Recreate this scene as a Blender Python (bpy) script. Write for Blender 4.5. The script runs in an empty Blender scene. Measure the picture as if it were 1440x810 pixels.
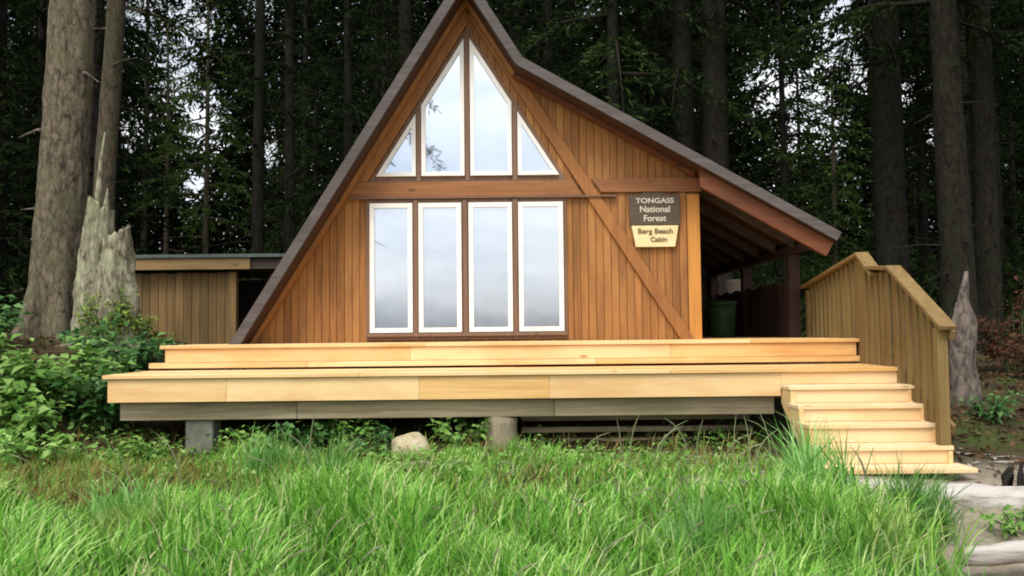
import bpy, bmesh, math, random
import numpy as np
from mathutils import Vector, Matrix
random.seed(7); RNG = np.random.default_rng(11)
S = bpy.context.scene
COL = S.collection
PI = math.pi

# ------------------------------------------------------------------ camera model (also used to read real positions)
PITCH, ROLL, FPX, EYE = 2.88, 0.6, 1250.0, 1.2
def _basis():
    p, r = math.radians(PITCH), math.radians(ROLL)
    f = Vector((0, math.cos(p), math.sin(p))); u0 = Vector((0, -math.sin(p), math.cos(p))); r0 = Vector((1, 0, 0))
    return f, math.cos(r)*r0 - math.sin(r)*u0, math.cos(r)*u0 + math.sin(r)*r0
CF, CR, CU = _basis()
def at(x, y, Y):
    d = CF + CR*((x-720)/FPX) + CU*((405-y)/FPX)
    return Vector((0, 0, EYE)) + d*(Y/d.y)

# ------------------------------------------------------------------ terrain
_by = [-400, -30, -14, -4, 3, 5.5, 7.3, 8.5, 10.5, 12, 18, 45, 100, 400]
_bz = [-3.5, -2.2, -1.1, -.6, -.5, -.27, -.02, .03, .33, .5, .95, 4.2, 10, 14]
def sm(t): t = np.clip(t, 0, 1); return t*t*(3-2*t)
def gz(x, y):
    x = np.asarray(x, float); y = np.asarray(y, float)
    z = np.interp(y, _by, _bz)
    z = z + 0.72*sm((-3.6-x)/1.6)*sm((y-7.6)/3.2)*(1-.95*sm((y-12.4)/2.2))
    z = z + 0.035*np.sin(x*1.3+y*.7)*np.cos(y*1.1-x*.4) + .02*np.sin(x*3.1)*np.sin(y*2.7+1)
    return z
def g(x, y): return float(gz(x, y))

# ------------------------------------------------------------------ node helpers
def newmat(name):
    m = bpy.data.materials.new(name); m.use_nodes = True
    nt = m.node_tree; nt.nodes.clear()
    return m, nt
def nd(nt, t, **kw):
    n = nt.nodes.new(t)
    for k, v in kw.items():
        if k.startswith('i_'): n.inputs[k[2:].replace('_', ' ')].default_value = v
        else: setattr(n, k, v)
    return n
def ramp(nt, stops):
    r = nd(nt, 'ShaderNodeValToRGB'); e = r.color_ramp.elements
    while len(e) < len(stops): e.new(.5)
    for k, (p, c) in enumerate(stops): e[k].position = p; e[k].color = (*c, 1) if len(c) == 3 else c
    return r
def mix(nt, a, b, fac, mode='MIX'):
    n = nd(nt, 'ShaderNodeMix', data_type='RGBA', blend_type=mode)
    for sock, v in ((n.inputs[0], fac), (n.inputs[6], a), (n.inputs[7], b)):
        if hasattr(v, 'links'): nt.links.new(v, sock)
        elif isinstance(v, (int, float)): sock.default_value = v
        else: sock.default_value = (*v, 1)
    return n.outputs[2]
def finish(nt, col, rough=.7, bump=None, bstr=.3, bdist=.01, spec=.3):
    b = nd(nt, 'ShaderNodeBsdfPrincipled'); o = nd(nt, 'ShaderNodeOutputMaterial')
    if hasattr(col, 'links'): nt.links.new(col, b.inputs['Base Color'])
    else: b.inputs['Base Color'].default_value = (*col, 1)
    if hasattr(rough, 'links'): nt.links.new(rough, b.inputs['Roughness'])
    else: b.inputs['Roughness'].default_value = rough
    b.inputs['Specular IOR Level'].default_value = spec
    if bump is not None:
        bp = nd(nt, 'ShaderNodeBump'); bp.inputs['Strength'].default_value = bstr; bp.inputs['Distance'].default_value = bdist
        nt.links.new(bump, bp.inputs['Height']); nt.links.new(bp.outputs[0], b.inputs['Normal'])
    nt.links.new(b.outputs[0], o.inputs[0])
    return b

def wood(name, lo, hi, axis='x', var=.35, rough=.65, stain=None, stain_amt=.5, grain=26., tint=None, spec=.25, knots=True):
    """stretched-noise timber; every loose board gets its own tone and grain offset"""
    m, nt = newmat(name); L = nt.links
    tc = nd(nt, 'ShaderNodeTexCoord'); geo = nd(nt, 'ShaderNodeNewGeometry')
    off = nd(nt, 'ShaderNodeVectorMath', operation='SCALE'); 
    comb = nd(nt, 'ShaderNodeCombineXYZ'); L.new(geo.outputs['Random Per Island'], comb.inputs[0]); L.new(geo.outputs['Random Per Island'], comb.inputs[1]); L.new(geo.outputs['Random Per Island'], comb.inputs[2])
    L.new(comb.outputs[0], off.inputs[0]); off.inputs['Scale'].default_value = 37.
    add = nd(nt, 'ShaderNodeVectorMath', operation='ADD'); L.new(tc.outputs['Object'], add.inputs[0]); L.new(off.outputs[0], add.inputs[1])
    mp = nd(nt, 'ShaderNodeMapping'); L.new(add.outputs[0], mp.inputs[0])
    sc = [1, 1, 1]; sc['xyz'.index(axis)] = .045
    mp.inputs['Scale'].default_value = sc
    n1 = nd(nt, 'ShaderNodeTexNoise', i_Scale=grain, i_Detail=6., i_Roughness=.62, i_Distortion=.6); L.new(mp.outputs[0], n1.inputs['Vector'])
    mp2 = nd(nt, 'ShaderNodeMapping'); L.new(add.outputs[0], mp2.inputs[0]); sc2 = [1, 1, 1]; sc2['xyz'.index(axis)] = .25; mp2.inputs['Scale'].default_value = sc2
    n2 = nd(nt, 'ShaderNodeTexNoise', i_Scale=3.2, i_Detail=4., i_Roughness=.6); L.new(mp2.outputs[0], n2.inputs['Vector'])
    r = ramp(nt, [(.3, lo), (.68, hi)]); L.new(n1.outputs[0], r.inputs[0])
    # per board tone
    mr = nd(nt, 'ShaderNodeMapRange'); L.new(geo.outputs['Random Per Island'], mr.inputs[0]); mr.inputs[3].default_value = 1-var; mr.inputs[4].default_value = 1+var*.5
    col = mix(nt, r.outputs[0], mr.outputs[0], 1., 'MULTIPLY')
    if tint:
        wn = nd(nt, 'ShaderNodeTexWhiteNoise', noise_dimensions='1D'); L.new(geo.outputs['Random Per Island'], wn.inputs['W'])
        tr = ramp(nt, [(.35, (0, 0, 0)), (.9, (1, 1, 1))]); L.new(wn.outputs[0], tr.inputs[0])
        col = mix(nt, col, tint, tr.outputs[0])
    if stain:
        sr = ramp(nt, [(.45, (0, 0, 0)), (.72, (stain_amt,)*3)]); L.new(n2.outputs[0], sr.inputs[0])
        col = mix(nt, col, stain, sr.outputs[0])
    if knots:
        mp3 = nd(nt, 'ShaderNodeMapping'); L.new(add.outputs[0], mp3.inputs[0]); sc3 = [1, 1, 1]; sc3['xyz'.index(axis)] = .4; mp3.inputs['Scale'].default_value = sc3
        v = nd(nt, 'ShaderNodeTexVoronoi', i_Scale=3.4); L.new(mp3.outputs[0], v.inputs['Vector'])
        kr = ramp(nt, [(.035, (.7,)*3), (.085, (0, 0, 0))]); L.new(v.outputs['Distance'], kr.inputs[0])
        col = mix(nt, col, tuple(c*.35 for c in lo), kr.outputs[0])
    finish(nt, col, rough, n1.outputs[0], .35, .004, spec)
    return m

def leafmat(name, stops, transl=.35, rough=.55, patch=None, spec=.25, pscale=.5, pr=(.52, .64)):
    m, nt = newmat(name); L = nt.links
    geo = nd(nt, 'ShaderNodeNewGeometry'); oi = nd(nt, 'ShaderNodeObjectInfo')
    r = ramp(nt, stops); L.new(geo.outputs['Random Per Island'], r.inputs[0])
    mr = nd(nt, 'ShaderNodeMapRange'); L.new(oi.outputs['Random'], mr.inputs[0]); mr.inputs[3].default_value = .75; mr.inputs[4].default_value = 1.2
    col = mix(nt, r.outputs[0], mr.outputs[0], 1., 'MULTIPLY')
    if patch:
        tc = nd(nt, 'ShaderNodeTexCoord'); n = nd(nt, 'ShaderNodeTexNoise', i_Scale=pscale, i_Detail=3.); L.new(tc.outputs['Object'], n.inputs['Vector'])
        pr_ = ramp(nt, [(pr[0], (0, 0, 0)), (pr[1], (1, 1, 1))]); L.new(n.outputs[0], pr_.inputs[0])
        wn = nd(nt, 'ShaderNodeTexWhiteNoise', noise_dimensions='1D'); L.new(geo.outputs['Random Per Island'], wn.inputs['W'])
        mu = nd(nt, 'ShaderNodeMath', operation='MULTIPLY'); L.new(pr_.outputs[0], mu.inputs[0]); L.new(wn.outputs[0], mu.inputs[1])
        col = mix(nt, col, patch, mu.outputs[0])
    p = nd(nt, 'ShaderNodeBsdfPrincipled'); L.new(col, p.inputs['Base Color']); p.inputs['Roughness'].default_value = rough; p.inputs['Specular IOR Level'].default_value = spec
    t = nd(nt, 'ShaderNodeBsdfTranslucent'); L.new(col, t.inputs[0])
    ms = nd(nt, 'ShaderNodeMixShader'); ms.inputs[0].default_value = transl; L.new(p.outputs[0], ms.inputs[1]); L.new(t.outputs[0], ms.inputs[2])
    o = nd(nt, 'ShaderNodeOutputMaterial'); L.new(ms.outputs[0], o.inputs[0])
    return m

def bark(name, dark, lite, lichen=None, lich_amt=.6, scale=7., bstr=.8):
    m, nt = newmat(name); L = nt.links
    tc = nd(nt, 'ShaderNodeTexCoord'); mp = nd(nt, 'ShaderNodeMapping'); L.new(tc.outputs['Object'], mp.inputs[0]); mp.inputs['Scale'].default_value = (1, 1, .42)
    v = nd(nt, 'ShaderNodeTexVoronoi', i_Scale=scale*1.6, feature='DISTANCE_TO_EDGE')
    nn = nd(nt, 'ShaderNodeTexNoise', i_Scale=scale*2.2, i_Detail=8., i_Roughness=.75); L.new(mp.outputs[0], nn.inputs['Vector'])
    dv = mix(nt, mp.outputs[0], nn.outputs['Color'], .12); L.new(dv, v.inputs['Vector'])
    r1 = ramp(nt, [(.0, tuple(c*.6 for c in dark)), (.13, lite)]); L.new(v.outputs['Distance'], r1.inputs[0])
    r2 = ramp(nt, [(.4, tuple(c*.5 for c in dark)), (.58, lite)]); L.new(nn.outputs[0], r2.inputs[0])
    col = mix(nt, r1.outputs[0], r2.outputs[0], .6)
    if lichen:
        n3 = nd(nt, 'ShaderNodeTexNoise', i_Scale=3.1, i_Detail=8., i_Roughness=.7); L.new(tc.outputs['Object'], n3.inputs['Vector'])
        r3 = ramp(nt, [(.47, (0, 0, 0)), (.6, (lich_amt,)*3)]); L.new(n3.outputs[0], r3.inputs[0])
        col = mix(nt, col, lichen, r3.outputs[0])
    ad = nd(nt, 'ShaderNodeMath', operation='ADD'); L.new(v.outputs['Distance'], ad.inputs[0]); L.new(nn.outputs[0], ad.inputs[1])
    finish(nt, col, .9, ad.outputs[0], bstr, .03, .1)
    return m

def noisy(name, stops, scale=4., rough=.8, bstr=.4, bdist=.01, mp=(1, 1, 1), spec=.25, detail=8.):
    m, nt = newmat(name); L = nt.links
    tc = nd(nt, 'ShaderNodeTexCoord'); mpn = nd(nt, 'ShaderNodeMapping'); L.new(tc.outputs['Object'], mpn.inputs[0]); mpn.inputs['Scale'].default_value = mp
    n = nd(nt, 'ShaderNodeTexNoise', i_Scale=scale, i_Detail=detail, i_Roughness=.68); L.new(mpn.outputs[0], n.inputs['Vector'])
    r = ramp(nt, stops); L.new(n.outputs[0], r.inputs[0])
    finish(nt, r.outputs[0], rough, n.outputs[0], bstr, bdist, spec)
    return m

# ------------------------------------------------------------------ materials
M = {}
M['siding'] = wood('stained cedar siding', (.205, .085, .026), (.40, .175, .049), 'z', .2, .65, stain=(.15, .06, .02), stain_amt=.75, tint=(.39, .18, .054), grain=34)
M['trim'] = wood('stained trim', (.21, .085, .026), (.36, .155, .045), 'z', .2, .65, stain=(.17, .065, .025), stain_amt=.5)
M['cornerboard'] = wood('corner board', (.40, .17, .035), (.56, .25, .055), 'z', .15, .6)
M['beam'] = wood('reddish beam', (.2, .082, .03), (.31, .135, .05), 'x', .2, .6, stain=(.15, .055, .03), stain_amt=.6)
M['rafter'] = wood('reddish rafter', (.10, .035, .016), (.18, .062, .024), 'x', .2, .7, stain=(.065, .026, .016), stain_amt=.6)
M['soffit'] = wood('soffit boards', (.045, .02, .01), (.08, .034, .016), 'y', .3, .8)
M['wintrim'] = wood('window surround', (.15, .085, .055), (.22, .13, .085), 'z', .15, .7)
M['fascia'] = wood('weathered fascia', (.07, .058, .053), (.12, .103, .096), 'x', .12, .8, stain=(.06, .045, .04), stain_amt=.6, knots=False)
M['deck'] = wood('new deck lumber', (.54, .30, .095), (.76, .49, .2), 'x', .12, .6, stain=(.56, .26, .07), stain_amt=.7, grain=22, tint=(.78, .56, .29))
M['stair'] = wood('new stair lumber', (.66, .44, .19), (.8, .6, .31), 'x', .1, .6, stain=(.6, .32, .09), stain_amt=.6, grain=22, tint=(.76, .58, .36))
M['rail'] = wood('treated rail lumber', (.105, .063, .022), (.20, .128, .047), 'z', .45, .7, stain=(.25, .19, .06), stain_amt=.5)
M['railtop'] = wood('treated cap rail', (.145, .09, .032), (.235, .152, .058), 'y', .2, .7)
M['grey'] = wood('weathered grey beam', (.22, .165, .095), (.44, .36, .235), 'x', .3, .85, stain=(.17, .15, .075), stain_amt=.85, knots=False)
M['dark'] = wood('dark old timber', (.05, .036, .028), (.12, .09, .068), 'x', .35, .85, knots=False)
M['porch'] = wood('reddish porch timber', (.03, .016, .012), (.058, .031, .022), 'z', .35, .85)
M['shedwall'] = wood('old shed planks', (.155, .09, .033), (.27, .165, .065), 'z', .35, .8, stain=(.1, .07, .03), stain_amt=.6)
M['shedfascia'] = wood('old shed fascia', (.19, .12, .05), (.3, .2, .085), 'x', .2, .8)
M['roof'] = noisy('dark shingles', [(.3, (.035, .033, .03)), (.7, (.085, .08, .07))], 9, .9, .6, .02)
M['shedroof'] = noisy('mossy green metal roof', [(.3, (.05, .065, .055)), (.7, (.12, .15, .13))], 5, .6, .2)
M['white'] = noisy('white window paint', [(.3, (.74, .72, .66)), (.7, (.83, .81, .76))], 6, .45, .1, .002)
M['stump'] = bark('weathered stump wood', (.055, .045, .028), (.40, .36, .25), (.30, .33, .19), .6, 6., 1.)
M['bark'] = bark('pale lichened bark', (.04, .03, .02), (.2, .162, .112), (.12, .12, .062), .65, 7.)
M['barkolive'] = bark('olive brown bark', (.035, .028, .018), (.13, .105, .07), (.09, .09, .045), .6, 7.)
M['barkdark'] = bark('dark conifer bark', (.008, .007, .006), (.028, .024, .019), (.024, .027, .016), .5, 6.)
M['barkmid'] = bark('brown conifer bark', (.009, .0075, .005), (.029, .025, .017), (.023, .026, .013), .5, 6.)
M['snag'] = bark('grey snag wood', (.05, .04, .032), (.21, .17, .14), None, 0, 6.)
M['log'] = noisy('bleached driftwood', [(.32, (.1, .08, .06)), (.44, (.3, .26, .22)), (.55, (.48, .44, .4)), (.75, (.58, .54, .5))], 6, .9, 1., .03, (.12, 1.8, 1.8))
M['rock'] = noisy('pale boulder', [(.3, (.2, .17, .09)), (.5, (.42, .36, .22)), (.7, (.52, .46, .32))], 3.5, .9, .8, .04)
M['pier'] = noisy('pier wood', [(.3, (.16, .13, .085)), (.7, (.33, .28, .19))], 6, .9, .6, .01, (1, 1, .15))
M['concrete'] = noisy('grey pier', [(.3, (.11, .11, .085)), (.7, (.2, .2, .155))], 7, .9, .4)
M['root'] = noisy('black root wood', [(.3, (.008, .007, .006)), (.7, (.025, .02, .017))], 8, .9, .6)
M['signbrown'] = wood('brown sign board', (.07, .05, .034), (.11, .08, .054), 'x', .1, .6, knots=False)
M['signcream'] = noisy('cream sign paint', [(.3, (.68, .55, .27)), (.7, (.8, .67, .37))], 8, .6, .1)
M['lettercream'] = noisy('cream lettering', [(.3, (.5, .47, .36)), (.7, (.62, .58, .46))], 20, .6, .1)
M['letterbrown'] = noisy('brown lettering', [(.3, (.16, .11, .05)), (.7, (.22, .15, .07))], 20, .6, .1)
M['bin'] = noisy('green plastic', [(.3, (.014, .04, .011)), (.7, (.028, .065, .018))], 5, .5, .1)
M['blacksteel'] = noisy('steel bolts', [(.3, (.1, .1, .1)), (.7, (.2, .2, .2))], 9, .5, .1)

# glass pane: bright sky mirror over pale closed curtain
def glass():
    m, nt = newmat('window glass with pale curtain'); L = nt.links
    tc = nd(nt, 'ShaderNodeTexCoord'); mp = nd(nt, 'ShaderNodeMapping'); L.new(tc.outputs['Object'], mp.inputs[0]); mp.inputs['Scale'].default_value = (9, 1, .35)
    n = nd(nt, 'ShaderNodeTexNoise', i_Scale=1.4, i_Detail=4.); L.new(mp.outputs[0], n.inputs['Vector'])
    r = ramp(nt, [(.3, (.26, .29, .33)), (.7, (.38, .41, .45))]); L.new(n.outputs[0], r.inputs[0])
    d = nd(nt, 'ShaderNodeBsdfDiffuse'); L.new(r.outputs[0], d.inputs[0])
    n2 = nd(nt, 'ShaderNodeTexNoise', i_Scale=1.3, i_Detail=2.); L.new(tc.outputs['Object'], n2.inputs['Vector'])
    bp = nd(nt, 'ShaderNodeBump'); bp.inputs['Strength'].default_value = .05; bp.inputs['Distance'].default_value = .05; L.new(n2.outputs[0], bp.inputs['Height'])
    gl = nd(nt, 'ShaderNodeBsdfGlossy'); gl.inputs['Color'].default_value = (.56, .61, .67, 1); gl.inputs['Roughness'].default_value = .02; L.new(bp.outputs[0], gl.inputs['Normal'])
    ms = nd(nt, 'ShaderNodeMixShader'); ms.inputs[0].default_value = .8; L.new(d.outputs[0], ms.inputs[1]); L.new(gl.outputs[0], ms.inputs[2])
    o = nd(nt, 'ShaderNodeOutputMaterial'); L.new(ms.outputs[0], o.inputs[0])
    return m
M['glass'] = glass()

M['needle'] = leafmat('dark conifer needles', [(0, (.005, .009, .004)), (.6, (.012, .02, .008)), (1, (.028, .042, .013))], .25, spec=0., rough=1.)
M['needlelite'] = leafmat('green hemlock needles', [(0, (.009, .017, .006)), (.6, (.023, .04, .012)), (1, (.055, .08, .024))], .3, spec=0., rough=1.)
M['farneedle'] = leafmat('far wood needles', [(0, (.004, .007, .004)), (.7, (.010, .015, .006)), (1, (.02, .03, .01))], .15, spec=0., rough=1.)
M['grass'] = leafmat('beach grass', [(0, (.06, .19, .024)), (.35, (.165, .42, .045)), (.72, (.31, .58, .095)), (.9, (.54, .72, .27)), (1, (.6, .58, .3))], .4, .5, patch=(.36, .36, .12), pscale=.62, pr=(.6, .72))
M['bluegrass'] = leafmat('blue green tall grass', [(0, (.07, .22, .03)), (.5, (.17, .44, .075)), (1, (.42, .64, .25))], .4, .45)
M['drygrass'] = leafmat('dry grass', [(0, (.26, .2, .06)), (.4, (.42, .36, .13)), (.75, (.2, .38, .05)), (1, (.42, .2, .06))], .35)
M['seed'] = leafmat('grass seed heads', [(0, (.3, .36, .16)), (1, (.45, .48, .28))], .3)
M['broad'] = leafmat('broad shrub leaves', [(0, (.08, .21, .03)), (.5, (.19, .38, .065)), (1, (.36, .54, .16))], .35, .45)
M['broaddark'] = leafmat('dark shrub leaves', [(0, (.025, .085, .02)), (.5, (.065, .18, .04)), (1, (.17, .32, .1))], .3, .4)
M['olive'] = leafmat('olive shrub leaves', [(0, (.06, .11, .015)), (.5, (.13, .2, .028)), (1, (.24, .32, .06))], .3)
M['red'] = leafmat('reddish brush', [(0, (.05, .018, .01)), (.6, (.13, .04, .022)), (1, (.06, .06, .02))], .3)
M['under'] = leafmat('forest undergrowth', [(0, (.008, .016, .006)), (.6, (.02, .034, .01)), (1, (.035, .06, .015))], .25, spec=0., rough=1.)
M['stem'] = noisy('green brown stems', [(.3, (.05, .06, .02)), (.7, (.1, .11, .04))], 8, .8, .2)

def groundmat():
    m, nt = newmat('soil moss and sand'); L = nt.links
    tc = nd(nt, 'ShaderNodeTexCoord')
    n = nd(nt, 'ShaderNodeTexNoise', i_Scale=1.4, i_Detail=10., i_Roughness=.7); L.new(tc.outputs['Object'], n.inputs['Vector'])
    n2 = nd(nt, 'ShaderNodeTexNoise', i_Scale=14., i_Detail=6., i_Roughness=.7); L.new(tc.outputs['Object'], n2.inputs['Vector'])
    r = ramp(nt, [(.35, (.028, .02, .011)), (.5, (.055, .042, .022)), (.62, (.05, .07, .018))]); L.new(n.outputs[0], r.inputs[0])
    rs = ramp(nt, [(.3, (.19, .155, .11)), (.7, (.36, .31, .24))]); L.new(n2.outputs[0], rs.inputs[0])
    sx = nd(nt, 'ShaderNodeSeparateXYZ'); L.new(tc.outputs['Object'], sx.inputs[0])
    mr = nd(nt, 'ShaderNodeMapRange', interpolation_type='SMOOTHSTEP'); L.new(sx.outputs[1], mr.inputs[0]); mr.inputs[1].default_value = 8.6; mr.inputs[2].default_value = 7.3
    mx = nd(nt, 'ShaderNodeMapRange', interpolation_type='SMOOTHSTEP'); L.new(sx.outputs[0], mx.inputs[0]); mx.inputs[1].default_value = .2; mx.inputs[2].default_value = 2.2
    mu = nd(nt, 'ShaderNodeMath', operation='MULTIPLY'); L.new(mr.outputs[0], mu.inputs[0]); L.new(mx.outputs[0], mu.inputs[1])
    mb = nd(nt, 'ShaderNodeMapRange', interpolation_type='SMOOTHSTEP'); L.new(sx.outputs[1], mb.inputs[0]); mb.inputs[1].default_value = 1.; mb.inputs[2].default_value = -2.
    ma = nd(nt, 'ShaderNodeMath', operation='MAXIMUM'); L.new(mu.outputs[0], ma.inputs[0]); L.new(mb.outputs[0], ma.inputs[1])
    col = mix(nt, r.outputs[0], rs.outputs[0], ma.outputs[0])
    finish(nt, col, .95, n2.outputs[0], .7, .03, .1)
    return m
M['ground'] = groundmat()
def seamat():
    m, nt = newmat('calm sea'); L = nt.links
    tc = nd(nt, 'ShaderNodeTexCoord'); n = nd(nt, 'ShaderNodeTexNoise', i_Scale=.8, i_Detail=5.); L.new(tc.outputs['Object'], n.inputs['Vector'])
    finish(nt, (.05, .075, .085), .12, n.outputs[0], .25, .1, .5); return m
M['sea'] = seamat()

# ------------------------------------------------------------------ mesh builder
class MB:
    def __init__(s): s.v = []; s.f = []
    def poly(s, pts, faces):
        o = len(s.v); s.v += [tuple(p) for p in pts]; s.f += [tuple(i+o for i in f) for f in faces]; return s
    def box(s, x0, x1, y0, y1, z0, z1):
        p = [(x, y, z) for x in (x0, x1) for y in (y0, y1) for z in (z0, z1)]
        return s.poly(p, [(0, 1, 3, 2), (4, 6, 7, 5), (0, 4, 5, 1), (2, 3, 7, 6), (0, 2, 6, 4), (1, 5, 7, 3)])
    def prism(s, pts, y0, y1):
        """polygon in x,z extruded along y"""
        n = len(pts); v = [(x, y0, z) for x, z in pts] + [(x, y1, z) for x, z in pts]
        a = sum(pts[i][0]*pts[(i+1) % n][1]-pts[(i+1) % n][0]*pts[i][1] for i in range(n))
        f = [tuple(range(n)), tuple(range(2*n-1, n-1, -1))] + [(i+n, (i+1) % n+n, (i+1) % n, i) for i in range(n)]
        if a < 0: f = [tuple(reversed(q)) for q in f]
        return s.poly(v, f)
    def bar(s, a, b, w, h, up=(0, 0, 1)):
        """square bar from a to b; w across, h along up"""
        a, b = Vector(a), Vector(b); d = (b-a).normalized(); u = Vector(up); sd = d.cross(u).normalized(); u = sd.cross(d).normalized()
        p = []
        for q in (a, b):
            for i in (-1, 1):
                for j in (-1, 1): p.append(q+sd*(i*w/2)+u*(j*h/2))
        return s.poly(p, [(0, 1, 3, 2), (4, 6, 7, 5), (0, 4, 5, 1), (2, 3, 7, 6), (0, 2, 6, 4), (1, 5, 7, 3)])
    def tube(s, pts, rad, n=10, noise=0., cap=True, flat=1.):
        pts = [Vector(p) for p in pts]; k = len(pts)
        if not hasattr(rad, '__len__'): rad = [rad]*k
        o = len(s.v); ref = None
        for i, p in enumerate(pts):
            d = (pts[min(i+1, k-1)]-pts[max(i-1, 0)]).normalized()
            if ref is None: ref = d.orthogonal().normalized() if abs(d.z) < .9 else Vector((1, 0, 0))
            a = (ref-d*ref.dot(d)).normalized(); b = d.cross(a); ref = a
            for j in range(n):
                t = 2*PI*j/n; r = rad[i]*(1+noise*(random.random()-.5)*2)
                s.v.append(tuple(p+a*(r*math.cos(t))+b*(r*math.sin(t)*flat)))
        for i in range(k-1):
            for j in range(n):
                s.f.append((o+i*n+j, o+i*n+(j+1) % n, o+(i+1)*n+(j+1) % n, o+(i+1)*n+j))
        if cap: s.f.append(tuple(o+j for j in reversed(range(n)))); s.f.append(tuple(o+(k-1)*n+j for j in range(n)))
        return s
    def build(s, name, mat, parent=None, bevel=0, smooth=False):
        me = bpy.data.meshes.new(name)
        off = Vector(parent.matrix_basis.translation) if parent else Vector((0, 0, 0))
        if parent and parent.parent: off = off + Vector(parent.parent.matrix_basis.translation)
        me.from_pydata([tuple(Vector(v)-off) for v in s.v], [], s.f); me.update()
        if bevel:
            bm = bmesh.new(); bm.from_mesh(me)
            bmesh.ops.bevel(bm, geom=[e for e in bm.edges], offset=bevel, segments=1, affect='EDGES', clamp_overlap=True, profile=.5)
            bm.to_mesh(me); bm.free()
        if smooth: me.polygons.foreach_set('use_smooth', [True]*len(me.polygons))
        me.materials.append(mat)
        o = bpy.data.objects.new(name, me); COL.objects.link(o)
        if parent: o.parent = parent
        return o
def quadmesh(name, V, n, mat, parent=None, per=4, faces=None, off=None):
    """V: (n*per,3) vertices; each island gets faces (list of index tuples of 4)"""
    if faces is None: faces = [(0, 1, 2, 3)]
    me = bpy.data.meshes.new(name); V = np.asarray(V, np.float32)
    if off is not None: V = V - np.asarray(off, np.float32)
    me.vertices.add(len(V)); me.vertices.foreach_set('co', V.ravel())
    F = np.array(faces, np.int32); nf = len(F)
    idx = (np.arange(n, dtype=np.int32)[:, None, None]*per + F[None]).reshape(-1, 4)
    me.loops.add(idx.size); me.loops.foreach_set('vertex_index', idx.ravel())
    me.polygons.add(len(idx)); me.polygons.foreach_set('loop_start', np.arange(0, idx.size, 4, dtype=np.int32)); me.polygons.foreach_set('loop_total', np.full(len(idx), 4, np.int32))
    me.update(calc_edges=True); me.validate()
    me.materials.append(mat)
    o = bpy.data.objects.new(name, me); COL.objects.link(o)
    if parent: o.parent = parent
    return o
def tag(o, label=None, cat=None, group=None, kind=None):
    if label: o['label'] = label
    if cat: o['category'] = cat
    if group: o['group'] = group
    if kind: o['kind'] = kind
    return o
def empty(name, loc, label, cat, group=None):
    o = bpy.data.objects.new(name, None); COL.objects.link(o); o.location = loc; o.empty_display_size = .2
    return tag(o, label, cat, group)
def copy_tree(o, parent=None):
    c = o.copy(); COL.objects.link(c)
    if parent: c.parent = parent
    for ch in list(o.children): copy_tree(ch, c)
    return c
def norm(a): return a/np.maximum(np.linalg.norm(a, axis=-1, keepdims=True), 1e-9)
def cards(P, D, L, W, roll=None):
    """leaf diamonds from P along D: returns (4n,3)"""
    n = len(P); D = norm(D)
    R = norm(np.cross(D, RNG.normal(size=(n, 3)))) if roll is None else roll
    L = np.broadcast_to(np.asarray(L, float), (n,))[:, None]; W = np.broadcast_to(np.asarray(W, float), (n,))[:, None]
    V = np.stack([P, P+D*L*.45+R*W*.5, P+D*L, P+D*L*.45-R*W*.5], 1)
    return V.reshape(-1, 3)

# ------------------------------------------------------------------ the setting
def ground():
    xs = np.unique(np.concatenate([np.linspace(-400, -30, 12), np.linspace(-30, -9, 22), np.linspace(-9, 9, 91), np.linspace(9, 30, 22), np.linspace(30, 400, 12)]))
    ys = np.unique(np.concatenate([np.linspace(-400, -30, 10), np.linspace(-30, 1, 20), np.linspace(1, 16, 91), np.linspace(16, 60, 45), np.linspace(60, 400, 12)]))
    X, Y = np.meshgrid(xs, ys); Z = gz(X, Y) + np.where((Y > 1) & (Y < 40), RNG.normal(size=X.shape)*.012, 0)
    v = np.stack([X, Y, Z], -1).reshape(-1, 3); nx = len(xs)
    f = [(j*nx+i, j*nx+i+1, (j+1)*nx+i+1, (j+1)*nx+i) for j in range(len(ys)-1) for i in range(nx-1)]
    me = bpy.data.meshes.new('ground'); me.from_pydata(v.tolist(), [], f); me.update(); me.polygons.foreach_set('use_smooth', [True]*len(f)); me.materials.append(M['ground'])
    o = bpy.data.objects.new('ground', me); COL.objects.link(o); tag(o, kind='structure')
ground()
sea = MB(); sea.poly([(-3000, -3000, -1.25), (3000, -3000, -1.25), (3000, -12, -1.25), (-3000, -12, -1.25)], [(0, 1, 2, 3)])
tag(sea.build('sea', M['sea']), kind='structure')

# ------------------------------------------------------------------ cabin
Z0 = 1.10                      # upper platform level
W = 10.70                      # face of the siding
CX = -.522
cab = empty('cabin', (0, 13.2, .6), 'orange stained timber A-frame cabin with eight white framed windows and a side porch roof', 'cabin')
prof = [(-3.26, 1.08), (CX, 5.464), (.145, 4.404), (3.811, 2.311)]
def offset(pl, t):
    """polyline moved t towards the inside (below)"""
    out = []
    nrm = []
    for a, b in zip(pl[:-1], pl[1:]):
        dx, dz = b[0]-a[0], b[1]-a[1]; l = math.hypot(dx, dz); nrm.append((dz/l, -dx/l))
    for i, p in enumerate(pl):
        if i == 0: n = nrm[0]; out.append((p[0]+n[0]*t, p[1]+n[1]*t))
        elif i == len(pl)-1: n = nrm[-1]; out.append((p[0]+n[0]*t, p[1]+n[1]*t))
        else:
            n0, n1 = nrm[i-1], nrm[i]; k = t/(1+n0[0]*n1[0]+n0[1]*n1[1]); out.append((p[0]+(n0[0]+n1[0])*k, p[1]+(n0[1]+n1[1])*k))
    return out
def layer(t0, t1): return offset(prof, t0) + list(reversed(offset(prof, t1)))
def segs(mb, t0, t1, y0, y1):
    a, b = offset(prof, t0), offset(prof, t1)
    for i in range(3): mb.prism([a[i], a[i+1], b[i+1], b[i]], y0, y1)
YF, YB = 10.25, 16.4
mb = MB()
mb.prism(layer(0, .05), YF, YB); roof = mb.build('roof', M['roof'], cab)
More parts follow.
